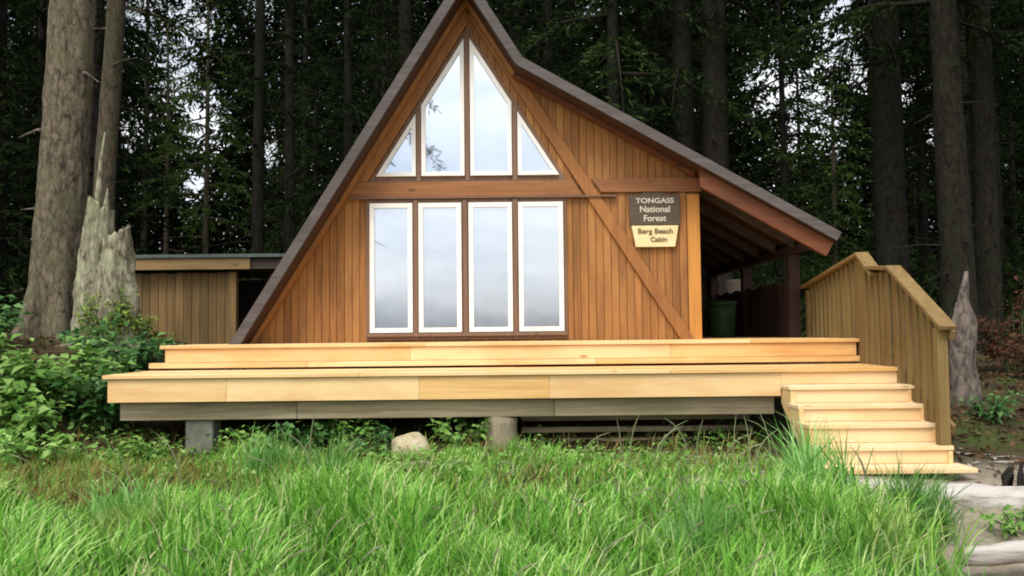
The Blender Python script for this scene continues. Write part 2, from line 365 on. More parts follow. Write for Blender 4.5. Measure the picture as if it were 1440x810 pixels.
mb = MB(); mb.prism(layer(.052, .11), YF+.002, YB-.05); mb.build('soffit', M['soffit'], cab)
mb = MB(); segs(mb, -.008, .105, YF-.035, YF-.002); mb.build('fascia_board', M['fascia'], cab, .004)
# shingle courses on the slopes
mb = MB(); 
for i, (a, b) in enumerate(zip(prof[:-1], prof[1:])):
    L_ = math.hypot(b[0]-a[0], b[1]-a[1]); n = int(L_/.2)
    nx_, nz_ = -(b[1]-a[1])/L_, (b[0]-a[0])/L_
    for k in range(n):
        t = (k+.5)/n; px, pz = a[0]+(b[0]-a[0])*t, a[1]+(b[1]-a[1])*t
        mb.bar((px+nx_*.006, YF+.01, pz+nz_*.006), (px+nx_*.006, YB, pz+nz_*.006), .012, .18, up=(b[0]-a[0], 0, b[1]-a[1]))
mb.build('shingle', M['roof'], roof)
# barge rafters behind the fascia
pi_ = offset(prof, .112); po_ = offset(prof, .16); pr2 = offset(prof, .30)
def cut(pl, i, x):
    (a, b), (c, d) = pl[i], pl[i+1]; return (x, b+(d-b)*(x-a)/(c-a))
mb = MB(); mb.prism([pi_[0], pi_[1], po_[1], po_[0]], W-.16, W-.06); mb.prism([pi_[1], pi_[2], po_[2], po_[1]], W-.16, W-.06); mb.build('barge_rafter', M['trim'], cab, .004)
mb = MB(); mb.prism([cut(pi_, 2, 2.21), pi_[3], pr2[3], cut(pr2, 2, 2.21)], YF+.06, YF+.12); mb.build('barge_rafter', M['rafter'], cab, .004)
mb = MB(); mb.prism([pi_[2], cut(pi_, 2, 2.20), cut(po_, 2, 2.20), po_[2]], W-.16, W-.06); mb.build('barge_rafter', M['rafter'], cab, .004)
# under side height of roof at x
us = offset(prof, .112)
def ztop(x): return float(np.interp(x, [p[0] for p in us], [p[1] for p in us]))
# siding boards
mb = MB(); back = MB(); pitch = .092; x = -3.12; xr = 2.262
brk = [p[0] for p in us]
while x < xr-.02:
    x1 = min(x+pitch-.005, xr); zb = Z0-.09
    top = [(x1, ztop(x1))] + [(b, ztop(b)) for b in reversed(brk) if x < b < x1] + [(x, ztop(x))]
    if top[0][1] < zb+.05: x += pitch; continue
    zl = max(zb, 0); 
    pts = [(x, zb), (x1, zb)] + [(a, max(b, zb+.01)) for a, b in top]
    mb.prism(pts, W, W+.022); x += pitch
sid = mb.build('front_wall', M['siding'], cab, .003)
xs_ = [-3.14]+[b for b in brk if -3.14 < b < xr]+[xr-.01]
back.prism([(-3.14, Z0-.09), (xr-.01, Z0-.09)] + [(a, max(ztop(a)-.004, Z0-.05)) for a in reversed(xs_)], W+.024, W+.12); back.build('wall_sheathing', M['dark'], cab)
mb = MB()
y = W+.13
while y < YB-.35:
    mb.box(xr-.022, xr, y, y+.09, Z0-.09, ztop(xr)-.004); y += .098
mb.build('side_wall', M['siding'], cab)
mb = MB(); mb.prism([(-3.0, Z0-.3), (xr, Z0-.3)] + [(a, max(ztop(a)-.006, Z0-.2)) for a in reversed([-3.0]+xs_[1:-1]+[xr])], YB-.33, YB-.3); mb.build('rear_wall', M['siding'], cab)
mb = MB(); mb.box(2.125, 2.275, W-.028, W-.002, Z0-.08, 2.85); mb.build('corner_board', M['cornerboard'], cab, .004)
# A-line trim
def aline(x, o): return 4.835 - 1.57*abs(x-CX) + o*math.sqrt(1+1.57**2)
def xline(z, o): return CX + (4.835 + o*math.sqrt(1+1.57**2) - z)/1.57
mb = MB(); zb = Z0-.02
mb.prism([(xline(zb, .135), zb), (xline(zb, .275), zb), (CX+.02, aline(CX+.02, .275)), (CX+.02, aline(CX+.02, .135))], W-.042, W-.002)
mb.build('diagonal_trim', M['trim'], cab, .004)
mb = MB()
mb.prism([(2*CX-xline(3.031, .06), 3.031), (2*CX-xline(3.031, .24), 3.031), (CX-.0, aline(CX, .24)), (CX, aline(CX, .06))], W-.04, W-.003)
mb.build('diagonal_trim', M['trim'], cab, .004)
# belt beam
mb = MB(); zl, zh = 2.846, 3.03
mb.prism([(2*CX-xline(zl, .22), zl), (xline(zl, .1), zl), (xline(zh, .1), zh), (2*CX-xline(zh, .22), zh)], W-.05, W-.001); mb.build('belt_beam', M['beam'], cab, .004)
mb = MB(); mb.prism([(xline(zl, .29), zl+.035), (2.30, zl+.035), (2.30, zh+.02), (xline(zh, .29), zh+.02)], W-.04, W-.001); mb.build('belt_beam', M['beam'], cab, .004)
mb = MB(); mb.box(-1.95, 1.62-.35, W-.066, W-.001, 2.826, 2.844); mb.build('drip_strip', M['wintrim'], cab)
# windows
def inset(pts, w):
    n = len(pts); out = []
    for i in range(n):
        p0, p1, p2 = (Vector(pts[(i+k-1) % n]) for k in range(3))
        d0 = (p1-p0).normalized(); d1 = (p2-p1).normalized(); n0 = Vector((-d0.y, d0.x)); n1 = Vector((-d1.y, d1.x))
        k = w/(1+n0.dot(n1)); out.append(tuple(p1+(n0+n1)*k))
    return out
def window(pts, w=.05):
    q = inset(pts, w); n = len(pts); y0, y1 = W-.062, W-.022
    mb = MB(); v = [(a, y0, b) for a, b in pts]+[(a, y0, b) for a, b in q]+[(a, y1, b) for a, b in pts]+[(a, y1, b) for a, b in q]
    f = []
    for i in range(n):
        j = (i+1) % n
        f += [(i, j, n+j, n+i), (n+i, n+j, 3*n+j, 3*n+i), (j, i, 2*n+i, 2*n+j), (2*n+j, 2*n+i, 3*n+i, 3*n+j)]
    mb.poly(v, f); fr = mb.build('window', M['white'], cab, 0)
    p = inset(pts, w-.004); mb = MB(); mb.prism(p, y1-.012, y1-.004); mb.build('pane', M['glass'], fr)
    return fr
for a, b in ((-1.705, -1.192), (-1.118, -.603), (-.515, .008), (.083, .622)):
    window([(a, 1.215), (b, 1.215), (b, 2.772), (a, 2.772)], .056)
zb = 3.10
m1a, m1b, m2a, m2b = -1.147, -1.078, .014, .086
A_ = lambda x: aline(x, 0)
window([(xl := 2*CX-xline(zb, 0), zb), (m1a, zb), (m1a, A_(m1a))], .046)
window([(m1b, zb), (CX-.036, zb), (CX-.036, A_(CX-.036)), (m1b, A_(m1b))], .05)
window([(CX+.036, zb), (m2a, zb), (m2a, A_(m2a)), (CX+.036, A_(CX+.036))], .05)
window([(m2b, zb), (xline(zb, 0), zb), (m2b, A_(m2b))], .046)
mb = MB(); mb.box(-1.755, .668, W-.024, W-.0015, Z0+.02, 2.824); mb.build('window_surround', M['wintrim'], cab, .003)
mb = MB(); mb.prism([(2*CX-xline(3.032, .05), 3.032), (xline(3.032, .05), 3.032), (CX, aline(CX, .05))], W-.024, W-.0015); mb.build('window_surround', M['wintrim'], cab, .003)
# mullions between the windows
mb = MB(); mb.box(CX-.026, CX+.026, W-.05, W-.026, 3.034, aline(CX, .02)); mb.build('mullion', M['wintrim'], cab)
for xm in ((m1a+m1b)/2, (m2a+m2b)/2):
    mb = MB(); mb.box(xm-.026, xm+.026, W-.05, W-.026, 3.034, A_(xm)); mb.build('mullion', M['wintrim'], cab)
for xm in (-1.155, -.559, .0455):
    mb = MB(); mb.box(xm-.027, xm+.027, W-.05, W-.026, Z0+.03, 2.815); mb.build('mullion', M['wintrim'], cab)
mb = MB(); mb.box(-1.75, .66, W-.075, W-.026, 1.165, 1.205); mb.build('window_sill', M['wintrim'], cab, .004)
# foundation boards below the floor, seen under the deck
mb = MB()
for k in range(4):
    mb.box(-3.0, 3.6, 10.78+.02*(k % 2), 10.84+.02*(k % 2), .32+k*.16, .42+k*.16)
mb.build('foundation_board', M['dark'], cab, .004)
# porch: posts, eave beam, rafters, rail boards
for yy in (11.35, 13.6, 15.8):
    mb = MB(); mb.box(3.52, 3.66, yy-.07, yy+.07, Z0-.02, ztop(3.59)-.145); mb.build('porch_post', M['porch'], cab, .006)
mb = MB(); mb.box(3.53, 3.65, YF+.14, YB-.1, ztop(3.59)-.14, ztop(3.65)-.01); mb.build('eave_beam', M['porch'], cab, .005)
for k in range(7):
    yy = YF+.75+k*.8
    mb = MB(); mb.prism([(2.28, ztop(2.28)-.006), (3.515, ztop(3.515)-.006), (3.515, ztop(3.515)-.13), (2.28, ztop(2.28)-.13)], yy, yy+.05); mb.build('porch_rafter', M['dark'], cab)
mb = MB()
y = 11.5
while y < 15.6:
    if abs(y-13.6) > .12: mb.box(3.58, 3.605, y, y+.13, Z0, Z0+.72+.02*math.sin(y*9))
    y += .15
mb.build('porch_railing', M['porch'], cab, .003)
mb = MB(); 
x = 2.3
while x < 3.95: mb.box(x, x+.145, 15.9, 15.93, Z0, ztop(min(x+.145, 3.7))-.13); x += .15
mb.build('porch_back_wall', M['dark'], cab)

# sign on the wall: a thing of its own
sg = empty('sign', (1.73, W-.03, 2.2), 'brown and cream forest cabin name sign hung on the orange siding', 'sign')
mb = MB(); mb.prism([(1.425, 2.476), (2.03, 2.476), (2.03, 2.835), (1.96, 2.855), (1.9, 2.835), (1.84, 2.87), (1.6, 2.87), (1.54, 2.838), (1.425, 2.85)], W-.06, W-.03); mb.build('name_board', M['signbrown'], sg, .004)
mb = MB(); mb.prism([(1.495, 2.212), (1.968, 2.212), (2.012, 2.470), (1.445, 2.470)], W-.058, W-.03); mb.build('lower_board', M['signcream'], sg, .004)
def lettering(txt, size, cx, z, mat, par, name='lettering', wid=None):
    cu = bpy.data.curves.new('lettering', 'FONT'); cu.body = txt; cu.size = size; cu.extrude = .003; cu.align_x = 'CENTER'; cu.align_y = 'CENTER'; cu.offset = .002
    t = bpy.data.objects.new('lettering', cu); COL.objects.link(t)
    dg = bpy.context.evaluated_depsgraph_get(); me = bpy.data.meshes.new_from_object(t.evaluated_get(dg))
    bpy.data.objects.remove(t)
    R = Matrix.Rotation(PI/2, 4, 'X')
    w0 = max(v.co.x for v in me.vertices)-min(v.co.x for v in me.vertices)
    sx = (wid/w0) if wid else 1
    me.transform(Matrix.Translation(Vector((cx, W-.0625, z))-Vector(par.location)) @ R @ Matrix.Diagonal((sx, 1, 1, 1)))
    me.materials.clear(); me.materials.append(mat)
    o = bpy.data.objects.new(name, me); COL.objects.link(o); o.parent = par
lettering('TONGASS', .085, 1.73, 2.768, M['lettercream'], sg, wid=.46)
lettering('National', .105, 1.73, 2.665, M['lettercream'], sg, wid=.36)
lettering('Forest', .105, 1.725, 2.555, M['lettercream'], sg, wid=.27)
lettering('Berg Beach', .085, 1.73, 2.40, M['letterbrown'], sg, wid=.42)
lettering('Cabin', .08, 1.77, 2.30, M['letterbrown'], sg, wid=.20)

# ------------------------------------------------------------------ deck with stairs
dk = empty('wooden_deck', (0, 9.2, .1), 'long two level deck of new yellow lumber with stairs at one end', 'deck')
def planks(x0, x1, y0, y1, zt, th=.038, w=.14, joints=True):
    mb = MB(); y = y0
    while y < y1-.02:
        yb = min(y+w-.006, y1); xx = x0
        while xx < x1-.01:
            ln = random.uniform(2.2, 4.2) if joints else 99
            xe = min(xx+ln, x1)
            if x1-xe < .5: xe = x1
            mb.box(xx, xe-(.003 if xe < x1 else 0), y, yb, zt-th, zt+random.uniform(-.0015, .0015)); xx = xe
        y += w
    return mb
Y0, Y1, Z1 = 9.56, 8.53, .832
d = planks(-3.79, 3.73, Y0, W-.005, Z0)
d.build('upper_decking', M['deck'], dk, .004)
d = planks(2.3, 3.74, W+.135, 15.8, Z0-.001, joints=False); d.build('porch_floor', M['deck'], dk, .004)
d = MB(); xx = -3.74
for xe in (-1.1, 1.7, 3.70): d.box(xx, xe-.0012, Y0+.025, Y0+.06, Z0-.185, Z0-.040); xx = xe
d.build('upper_fascia', M['deck'], dk, .004)
d = MB(); xx = -3.90
for xe in (-2.2, .9, 3.74): d.box(xx, xe-.003, Y0-.012, Y0+.09, Z0-.245, Z0-.188); xx = xe
d.build('kick_board', M['deck'], dk, .004)
d = planks(-3.93, 3.745, Y1, Y0+.12, Z1, w=.145); d.build('lower_decking', M['deck'], dk, .004)
d = MB(); xx = -3.89
for xe in (-2.75, -.9, .35, 2.57): d.box(xx, xe-.0012, Y1+.03, Y1+.068, Z1-.265, Z1-.040); xx = xe
d.build('lower_fascia', M['deck'], dk, .004)
d = MB(); d.box(-3.93+.04, -3.93+.075, Y1+.07, Y0+.1, Z1-.265, Z1-.04); d.box(-3.75, -3.715, Y0+.1, W, Z0-.22, Z0-.04); d.build('end_fascia', M['deck'], dk, .004)
d = MB(); xx = -3.82
for xe in (-2.1, .4, 2.54): d.box(xx, xe-.004, Y1+.15, Y1+.29, .385, .556); xx = xe
d.build('support_beam', M['grey'], dk, .006)
d = MB()
for k in range(12): 
    xj = -3.7+k*.56
    d.box(xj, xj+.04, Y1+.075, W, .565, Z1-.045)
d.build('joist', M['dark'], dk)
d = MB()
for k, (za, zb_) in enumerate(((.285, .335), (.17, .225), (.06, .115))): d.box(.08, 2.45, 9.25-.05*k, 9.32-.05*k, za, zb_)
d.build('skirt_board', M['grey'], dk, .004)
d = MB(); d.box(-3.72, 3.6, 10.2, 10.32, .5, .66); d.build('rear_beam', M['dark'], dk, .004)
# stairs: tread and riser per step
steps = [(8.29, .678, 3.735), (8.06, .518, 3.73), (7.82, .368, 3.725), (7.575, .206, 3.725), (7.31, .055, 3.785)]
zprev, yprev = Z1, Y1
SX0 = 2.585
# riser of the lower platform above the stairs
for i, (yf, zt, xr_) in enumerate(steps):
    r = MB(); r.box(SX0-.02*(i == 0)+.025*i*0, 3.70, yprev+.026, yprev+.05, zt+.002, zprev-.04); r.build('riser', M['stair'], dk, .003)
    t = MB(); t.box(SX0-.02+.004*i, xr_, yf, yf+.137, zt-.038, zt); t.box(SX0-.02+.004*i, xr_-.004, yf+.142, yprev+.075, zt-.038, zt-.001); t.build('tread', M['stair'], dk, .004)
    zprev, yprev = zt, yf
# stringer on the open side, cut under the treads
t = MB(); st = [(Y1+.05, .56), (Y1+.05, .63), (8.34, .63)]
pts = [(Y1+.06, .50), (Y1+.06, .636)]
for (yf, zt, _) in steps[1:4]:
    pts += [(yf+.24, zt+.118), (yf+.24, zt-.042), ]
pts += [(7.58, .16), (7.58, -.08), (7.75, -.08)]
# build as x-extruded polygon
n = len(pts); v = [(SX0+.03, a, b) for a, b in pts]+[(SX0-.008, a, b) for a, b in pts]
t.poly(v, [tuple(range(n)), tuple(reversed(range(n, 2*n)))]+[(i, i+n, (i+1) % n+n, (i+1) % n) for i in range(n)])
t.build('stringer', M['stair'], dk)
t = MB(); t.poly([(a+1.1, b, c) for a, b, c in v], [tuple(range(n)), tuple(reversed(range(n, 2*n)))]+[(i, i+n, (i+1) % n+n, (i+1) % n) for i in range(n)])
t.build('stringer', M['stair'], dk)
# piers
pp = at(705, 640, 8.82)
t = MB(); zz = [-.1, .0, .1, .2, .3, .384]; t.tube([(pp.x+random.uniform(-.006, .006), pp.y, z) for z in zz], [.2, .185, .172, .166, .165, .168], 18, .03); t.build('pier', M['pier'], dk, 0, True)
t = MB(); t.box(-3.2, -2.93, 8.72, 8.98, .05, .384); t.build('pier', M['concrete'], dk, .012)
for px in (-3.5, 0, 2.4): 
    t = MB(); t.tube([(px, 10.26, .1), (px, 10.26, .5)], .1, 12, .02); t.build('pier', M['pier'], dk, 0, True)

# ------------------------------------------------------------------ stair railing
rl = empty('stair_railing', (3.7, 8.6, .9), 'tan picket railing beside the new stairs and platform edge', 'railing')
RX = 3.70
def post(x, y, z0, z1, s=.1):
    t = MB(); t.box(x-s/2, x+s/2, y-s/2, y+s/2, z0, z1); t.build('newel_post', M['rail'], rl, .006)
bot = Vector((RX-.02, 7.50, .03)); 
post(RX-.035, 7.635, .207, 1.20, .092)
tops = [Vector((RX+.03, 11.25, 1.74)), Vector((RX+.05, 9.5, 2.0)), Vector((RX+.0, 9.02, 1.80)), Vector((RX-.0, 8.60, 1.79)), Vector((RX-.02, 7.53, 1.21))]
# cap rails
for a, b, w in ((tops[0], tops[1], .04), (tops[1], tops[2]+Vector((0, .0, -.04)), .04), (tops[2]+Vector((0, .12, .03)), tops[3], .04), (tops[3], tops[4], .04)):
    t = MB(); e = (b-a).normalized()*.02; t.bar(a-e, b+e, .145, w); t.build('cap_rail', M['railtop'], rl, .005)
    t = MB(); t.bar(a+Vector((0.045, 0, -.075)), b+Vector((0.045, 0, -.075)), .036, .09); t.build('side_rail', M['railtop'], rl, .004)
post(RX+.06, 9.48, Z1-.2, 1.95); post(RX+.03, 8.55, .5, 1.74); post(RX+.06, 11.2, Z0-.2, 1.70)
# bottom rail and pickets
def topz(y):
    pts = sorted([(p.y, p.z) for p in tops]); return float(np.interp(y, [a for a, _ in pts], [b for _, b in pts]))
def botz(y):
    return float(np.interp(y, [7.45, 8.55, 9.5, 11.3], [.12, .72, .92, 1.16]))
t = MB(); t.bar((RX+.045, 7.62, botz(7.62)+.12), (RX+.045, 8.55, botz(8.55)+.12), .036, .09); t.build('side_rail', M['railtop'], rl, .004)
y = 7.74
while y < 11.15:
    t = MB(); xo = RX+.012+(.03 if y > 9.4 else 0); w = .085
    z0, z1 = botz(y)-.05+random.uniform(-.02, .02), topz(y)-.035
    t.box(xo-.012, xo+.012, y, y+w, z0, z1); t.build('picket', M['rail'], rl, .003)
    y += .142+random.uniform(-.01, .01)

# green bin on the porch
bn = empty('bin', (2.98, 12.6, Z0), 'green plastic bin with a lid standing inside the dark porch', 'bin')
t = MB(); t.tube([(2.98, 12.6, Z0+z) for z in (0, .02, .3, .45)], [.155, .165, .185, .19], 20); t.build('body', M['bin'], bn, 0, True)
t = MB(); t.tube([(2.98, 12.6, Z0+z) for z in (.452, .47, .51, .53)], [.205, .21, .195, .12], 20); t.build('lid', M['bin'], bn, 0, True)

# ------------------------------------------------------------------ shed on the left
sh = empty('shed', (-5.4, 15.6, 1.2), 'low weathered plank shed with a flat green edged roof behind the stump', 'shed')
YS = 15.0
zt = 2.30
t = MB(); x = -6.9
while x < -4.84: t.box(x, x+.135, YS+.2, YS+.225, .9, zt-.02+random.uniform(-.01, .01)); x += .142
t.build('front_wall', M['shedwall'], sh, .003)
t = MB(); t.box(-6.9, -4.86, YS+.23, YS+.26, .9, zt-.03); t.build('wall_backing', M['dark'], sh)
t = MB(); t.box(-4.83, -4.70, YS+.12, YS+.26, .9, zt-.01); t.build('corner_post', M['shedwall'], sh, .006)
t = MB(); t.box(-4.3, -4.18, YS+.7, YS+.82, .9, zt-.01); t.build('corner_post', M['shedwall'], sh, .006)
t = MB(); t.box(-6.92, -6.88, YS+.23, 17.4, .9, zt-.02); t.build('side_wall', M['shedwall'], sh)
t = MB(); t.box(-6.9, -4.2, 17.4, 17.44, .9, zt-.02); t.build('rear_wall', M['dark'], sh)
t = MB(); t.box(-7.1, -4.42, YS-.04, YS, zt+.02, zt+.21); t.build('fascia_board', M['shedfascia'], sh, .004)
t = MB(); t.box(-7.15, -3.75, YS-.08, 17.6, zt+.215, zt+.275); t.build('roof', M['shedroof'], sh, .005)
t = MB(); t.box(-7.1, -3.8, YS+.02, 17.5, zt+.03, zt+.2); t.build('roof_frame', M['dark'], sh)

# ------------------------------------------------------------------ trees
def trunk_mb(x, y, zb, h, r0, r1, lean=(0, 0), flare=.5, n=18, seg=None, rough=.05):
    mb = MB(); k = seg or max(8, int(h/.6)); pts, rad = [], []
    wob = [random.uniform(-1, 1) for _ in range(6)]
    for i in range(k+1):
        t = (i/k)**1.35; z = h*t
        pts.append((x+lean[0]*t+.06*math.sin(3*t+wob[0])*h/12*t, y+lean[1]*t+.05*math.sin(4*t+wob[1])*h/12*t, zb-.25+z))
        rad.append((r0+(r1-r0)*t)*(1+flare*math.exp(-z/(r0*2.2))))
    if n > 30:
        from mathutils import noise as nz
        mb.tube(pts, rad, n, 0)
        for q, v in enumerate(mb.v):
            p = Vector(v); i = min(q//n, k); c = Vector(pts[i]); d = (p-c); d.z = 0; d.normalize()
            w_ = .035*nz.noise(Vector((d.x*4, d.y*4, p.z*.7)))+.02*nz.noise(Vector((d.x*9, d.y*9, p.z*2.2)))+.012*nz.noise(Vector((d.x*20, d.y*20, p.z*5)))
            fl = .16*math.exp(-max(p.z-zb, 0)/.45)*math.sin(5*math.atan2(d.y, d.x))
            mb.v[q] = tuple(p+d*(w_+fl*r0/.35))
    else: mb.tube(pts, rad, n, rough)
    return mb, pts
def spray_tree(h, z0, L0, L1, nb, dens=.17, needle=.2, droop=.5, dead=6, seed=1, spread=1.):
    """branch lines and needle cards for one conifer standing at the origin"""
    rg = np.random.default_rng(seed)
    P, D, LL = [], [], []; tw = MB()
    for b in range(nb):
        t = (b+rg.uniform(0, 1))/nb; z = z0+(h-z0)*t**.9
        L = (L0+(L1-L0)*t**1.1)*rg.uniform(.65, 1.15); az = b*2.399+rg.uniform(-.5, .5)
        up = rg.uniform(.0, .25); dr = droop*rg.uniform(.7, 1.3)
        dirh = np.array([math.cos(az), math.sin(az), 0]); side = np.array([-dirh[1], dirh[0], 0])
        def bp(s): return dirh*(L*s*spread)+np.array([0, 0, z+up*L*s-dr*L*s*s])
        tw.tube([bp(0), bp(.35), bp(.7), bp(1)], [.035*L/2.5+.008, .025*L/2.5+.006, .012, .005], 4, 0, False)
        ns = max(3, int(L/dens))
        for k in range(ns):
            s = .16+.84*(k+rg.uniform(.2, .8))/ns
            p = bp(s); sl = (.16+.55*L/2.6*(1-s)**.7)*rg.uniform(.6, 1.2)
            for sg_ in (-1, 1):
                dd = side*sg_*rg.uniform(.6, 1.)+dirh*rg.uniform(.35, .8)+np.array([0, 0, rg.uniform(-.55, .05)])
                dd /= np.linalg.norm(dd)
                nn = max(3, int(sl/.045))
                q = np.linspace(.08, 1, nn)[:, None]*sl
                pts = p+dd*q+np.array([0, 0, -1.])*(q**2)*.5
                dirs = dd+rg.normal(size=(nn, 3))*.5+np.array([0, 0, -.35])
                P.append(pts); D.append(dirs); LL.append(np.full(nn, needle)*rg.uniform(.6, 1.25, nn))
    for b in range(dead):
        z = z0*rg.uniform(.15, .95); az = rg.uniform(0, 2*PI); L = rg.uniform(.5, 1.6)
        d = np.array([math.cos(az), math.sin(az), rg.uniform(-.3, .1)]); tw.tube([(0, 0, z), d*L*.5+np.array([0, 0, z]), d*L+np.array([0, 0, z-.1])], [.03, .018, .005], 4, 0, False)
    P = np.concatenate(P); D = np.concatenate(D); LL = np.concatenate(LL)
    return cards(P, D, LL, LL*.22), len(P), tw
def conifer(name, loc, h, z0, L0, L1, nb, r0, mat, barkm, label, group=None, lean=(0, 0), seed=1, **kw):
    root = empty(name, loc, label, 'tree', group)
    mb, _ = trunk_mb(loc[0], loc[1], loc[2], h*.97, r0, .03, lean, .45, kw.pop('sides', 14), kw.pop('seg', None))
    V, n, tw = spray_tree(h, z0, L0, L1, nb, seed=seed, **kw)
    if lean != (0, 0):
        V[:, 0] += lean[0]*np.clip(V[:, 2]/h, 0, 1); V[:, 1] += lean[1]*np.clip(V[:, 2]/h, 0, 1)
        tw.v = [(a+lean[0]*c/h, b+lean[1]*c/h, c) for a, b, c in tw.v]
    quadmesh('crown', V, n, mat, root)
    mb.poly([tuple(Vector(v)+Vector(loc)) for v in tw.v], tw.f)
    mb.build('trunk', barkm, root, 0, True)
    return root
def plant_tree(proto, x, y, s, rz, label, group=None, sz=None):
    c = copy_tree(proto); c.location = (x, y, g(x, y)-.1); c.rotation_euler = (0, 0, rz); c.scale = (s, s, sz or s)
    c['label'] = label
    if group: c['group'] = group
    elif 'group' in c: del c['group']
    return c

# near left: the big pale trunk, the thin one behind, the broken stump
b = at(76, 462, 12.2); zb = b.z-.15
t1 = conifer('spruce_tree', (b.x, b.y, zb), 25, 7.5, 3.0, .5, 60, .345, M['needle'], M['bark'], 'big pale barked spruce trunk rising left of the broken stump', lean=(.9, .3), seed=3, dead=0, needle=.2, sides=48, seg=220)
for (z, L, az, dz) in ((2.9, .75, 2.9, -.03), (1.7, .55, 3.1, .05), (4.2, .5, .4, .1), (3.7, .6, 5.9, -.1)):
    t = MB(); c, s_ = math.cos(az), math.sin(az); o = (b.x+.1*z/3, b.y, zb+z)
    t.tube([o, (o[0]+c*L*.6, o[1]+s_*L*.6, o[2]+dz+.06), (o[0]+c*L, o[1]+s_*L, o[2]+dz*2)], [.03, .02, .006], 6)
    t.build('dead_branch', M['snag'], t1)
b = at(140, 300, 15.5)
conifer('hemlock_tree', (b.x-.1, b.y, g(b.x, b.y)-.1), 22, 6.0, 2.6, .4, 55, .21, M['needle'], M['barkolive'], 'slim grey brown trunk directly behind the jagged broken stump', lean=(1.0, 0), seed=4, dead=2)
# stump
def stump():
    b = at(150, 455, 11.3); zb = b.z-.35
    root = empty('tree_stump', (b.x, b.y, zb), 'jagged pale broken tree stump with a tall splinter beside the shed', 'stump')
    from mathutils import noise as nz
    mb = MB(); rnd = random.Random(5)
    def fb(v): return nz.noise(v)+.5*nz.noise(v*2.1)+.3*nz.noise(v*4.7)+.2*nz.noise(v*9.5)
    def lobe(cx, cy, hgt, r0, r1, n, jag, lean, sd):
        k = 44; o = len(mb.v)
        tops = [hgt*(1-jag*(.5+.5*math.sin(2*PI*j/n+sd))-jag*.9*abs(nz.noise(Vector((j*.55, sd, 0))))) for j in range(n)]
        for i in range(k+1):
            t = i/k
            for j in range(n):
                a = 2*PI*j/n; z = t*tops[j]
                d = Vector((math.cos(a), math.sin(a), 0))
                rr = (r0+(r1-r0)*(z/hgt)**.8)*(1+.75*math.exp(-z/.22)*(.45+.55*max(0, math.sin(3*a+sd))))
                q = Vector((d.x*1.6+sd, d.y*1.6, z*1.5))
                rr *= 1+.30*fb(q)+.10*nz.noise(Vector((d.x*7, d.y*7+sd, z*1.1)))
                mb.v.append((cx+lean*t+rr*d.x, cy+rr*d.y, zb+z))
        for i in range(k):
            for j in range(n): mb.f.append((o+i*n+j, o+i*n+(j+1) % n, o+(i+1)*n+(j+1) % n, o+(i+1)*n+j))
        mb.v.append((cx+lean, cy, zb+hgt*(1-jag)*.86)); c = len(mb.v)-1
        for j in range(n): mb.f.append((o+k*n+j, o+k*n+(j+1) % n, c))
    lobe(b.x-.20, b.y, 2.0, .27, .14, 52, .09, .10, 1.3)
    lobe(b.x+.16, b.y-.05, 1.62, .31, .14, 52, .10, -.02, 4.1)
    lobe(b.x-.02, b.y+.1, 1.35, .27, .17, 40, .25, .02, 2.2)
    x0 = b.x-.13
    def sliver(x, y, za, zt, r, dx):
        mb.tube([(x, y, zb+za), (x+dx*.2, y, zb+za+(zt-za)*.35), (x+dx*.5, y, zb+za+(zt-za)*.7), (x+dx, y, zb+zt)], [r, r*.72, r*.42, r*.1], 8, .18)
    sliver(x0-.0, b.y-.02, 1.6, 2.8, .062, .085); sliver(x0+.1, b.y, 1.6, 2.08, .07, .02)
    mb.build('stump_wood', M['stump'], root, 0, True)
stump()
# snag right of the railing
b = at(1356, 565, 10.6)
sn = empty('dead_snag', (b.x, b.y, b.z-.1), 'grey pointed dead snag standing just past the stair railing', 'snag')
t = MB(); zz = np.linspace(-.2, 1.55, 30); prf = np.interp(zz, [-.2, .3, .75, 1.0, 1.15, 1.35, 1.55], [.21, .16, .15, .125, .07, .05, .02])
t.tube([(b.x+.075*max(0, z-.6)+.012*math.sin(z*9), b.y, b.z+z) for z in zz], list(prf), 20, .09)
t.tube([(b.x-.08, b.y, b.z+.6), (b.x-.07, b.y, b.z+.95), (b.x-.05, b.y, b.z+1.18)], [.07, .045, .008], 8, .15); t.build('trunk', M['snag'], sn, 0, True)

# right hand, forest prototypes
T = {}
def named(px, Y, h, z0, L0, nb, r0, mat, bk, label, lean=(0, 0), seed=1, **kw):
    b = at(px, 466, Y); z = g(b.x, Y)-.1
    return conifer(kw.pop('nm', 'conifer_tree'), (b.x, Y, z), h, z0, L0, .4, nb, r0, M[mat], M[bk], label, lean=lean, seed=seed, **kw)
named(565, 20.5, 23, 7.8, 2.6, 55, .2, 'needle', 'barkmid', 'pale grey trunk rising just behind the left roof slope', lean=(.2, 0), seed=8)
T['tall'] = named(1012, 19.5, 24, 6.5, 3.0, 62, .34, 'needlelite', 'barkmid', 'broad brown trunk rising behind the middle of the porch roof', seed=9)
T['right'] = named(1352, 15.5, 24, 5.6, 3.2, 64, .3, 'needlelite', 'barkmid', 'brown trunk on the right with a slimmer twin close beside it', seed=10, dead=10, lean=(-.5, 0))
named(1392, 16.6, 22, 5.9, 2.8, 58, .24, 'needle', 'barkmid', 'slimmer right hand twin of the brown trunk pair', seed=12, dead=8)
T['dark'] = named(1258, 18.5, 23, 5.2, 2.8, 60, .36, 'needle', 'barkdark', 'thick dark trunk rising behind the top newel of the railing', seed=13)
T['mid'] = named(905, 24, 13, 1.2, 2.3, 62, .16, 'needle', 'barkdark', 'mid height dense conifer directly behind the roof break', seed=14, needle=.22)
T['slim'] = named(362, 21, 20, 5., 2.2, 50, .17, 'needle', 'barkdark', 'slim dark trunk behind the end of the shed roof', seed=15, dead=14)
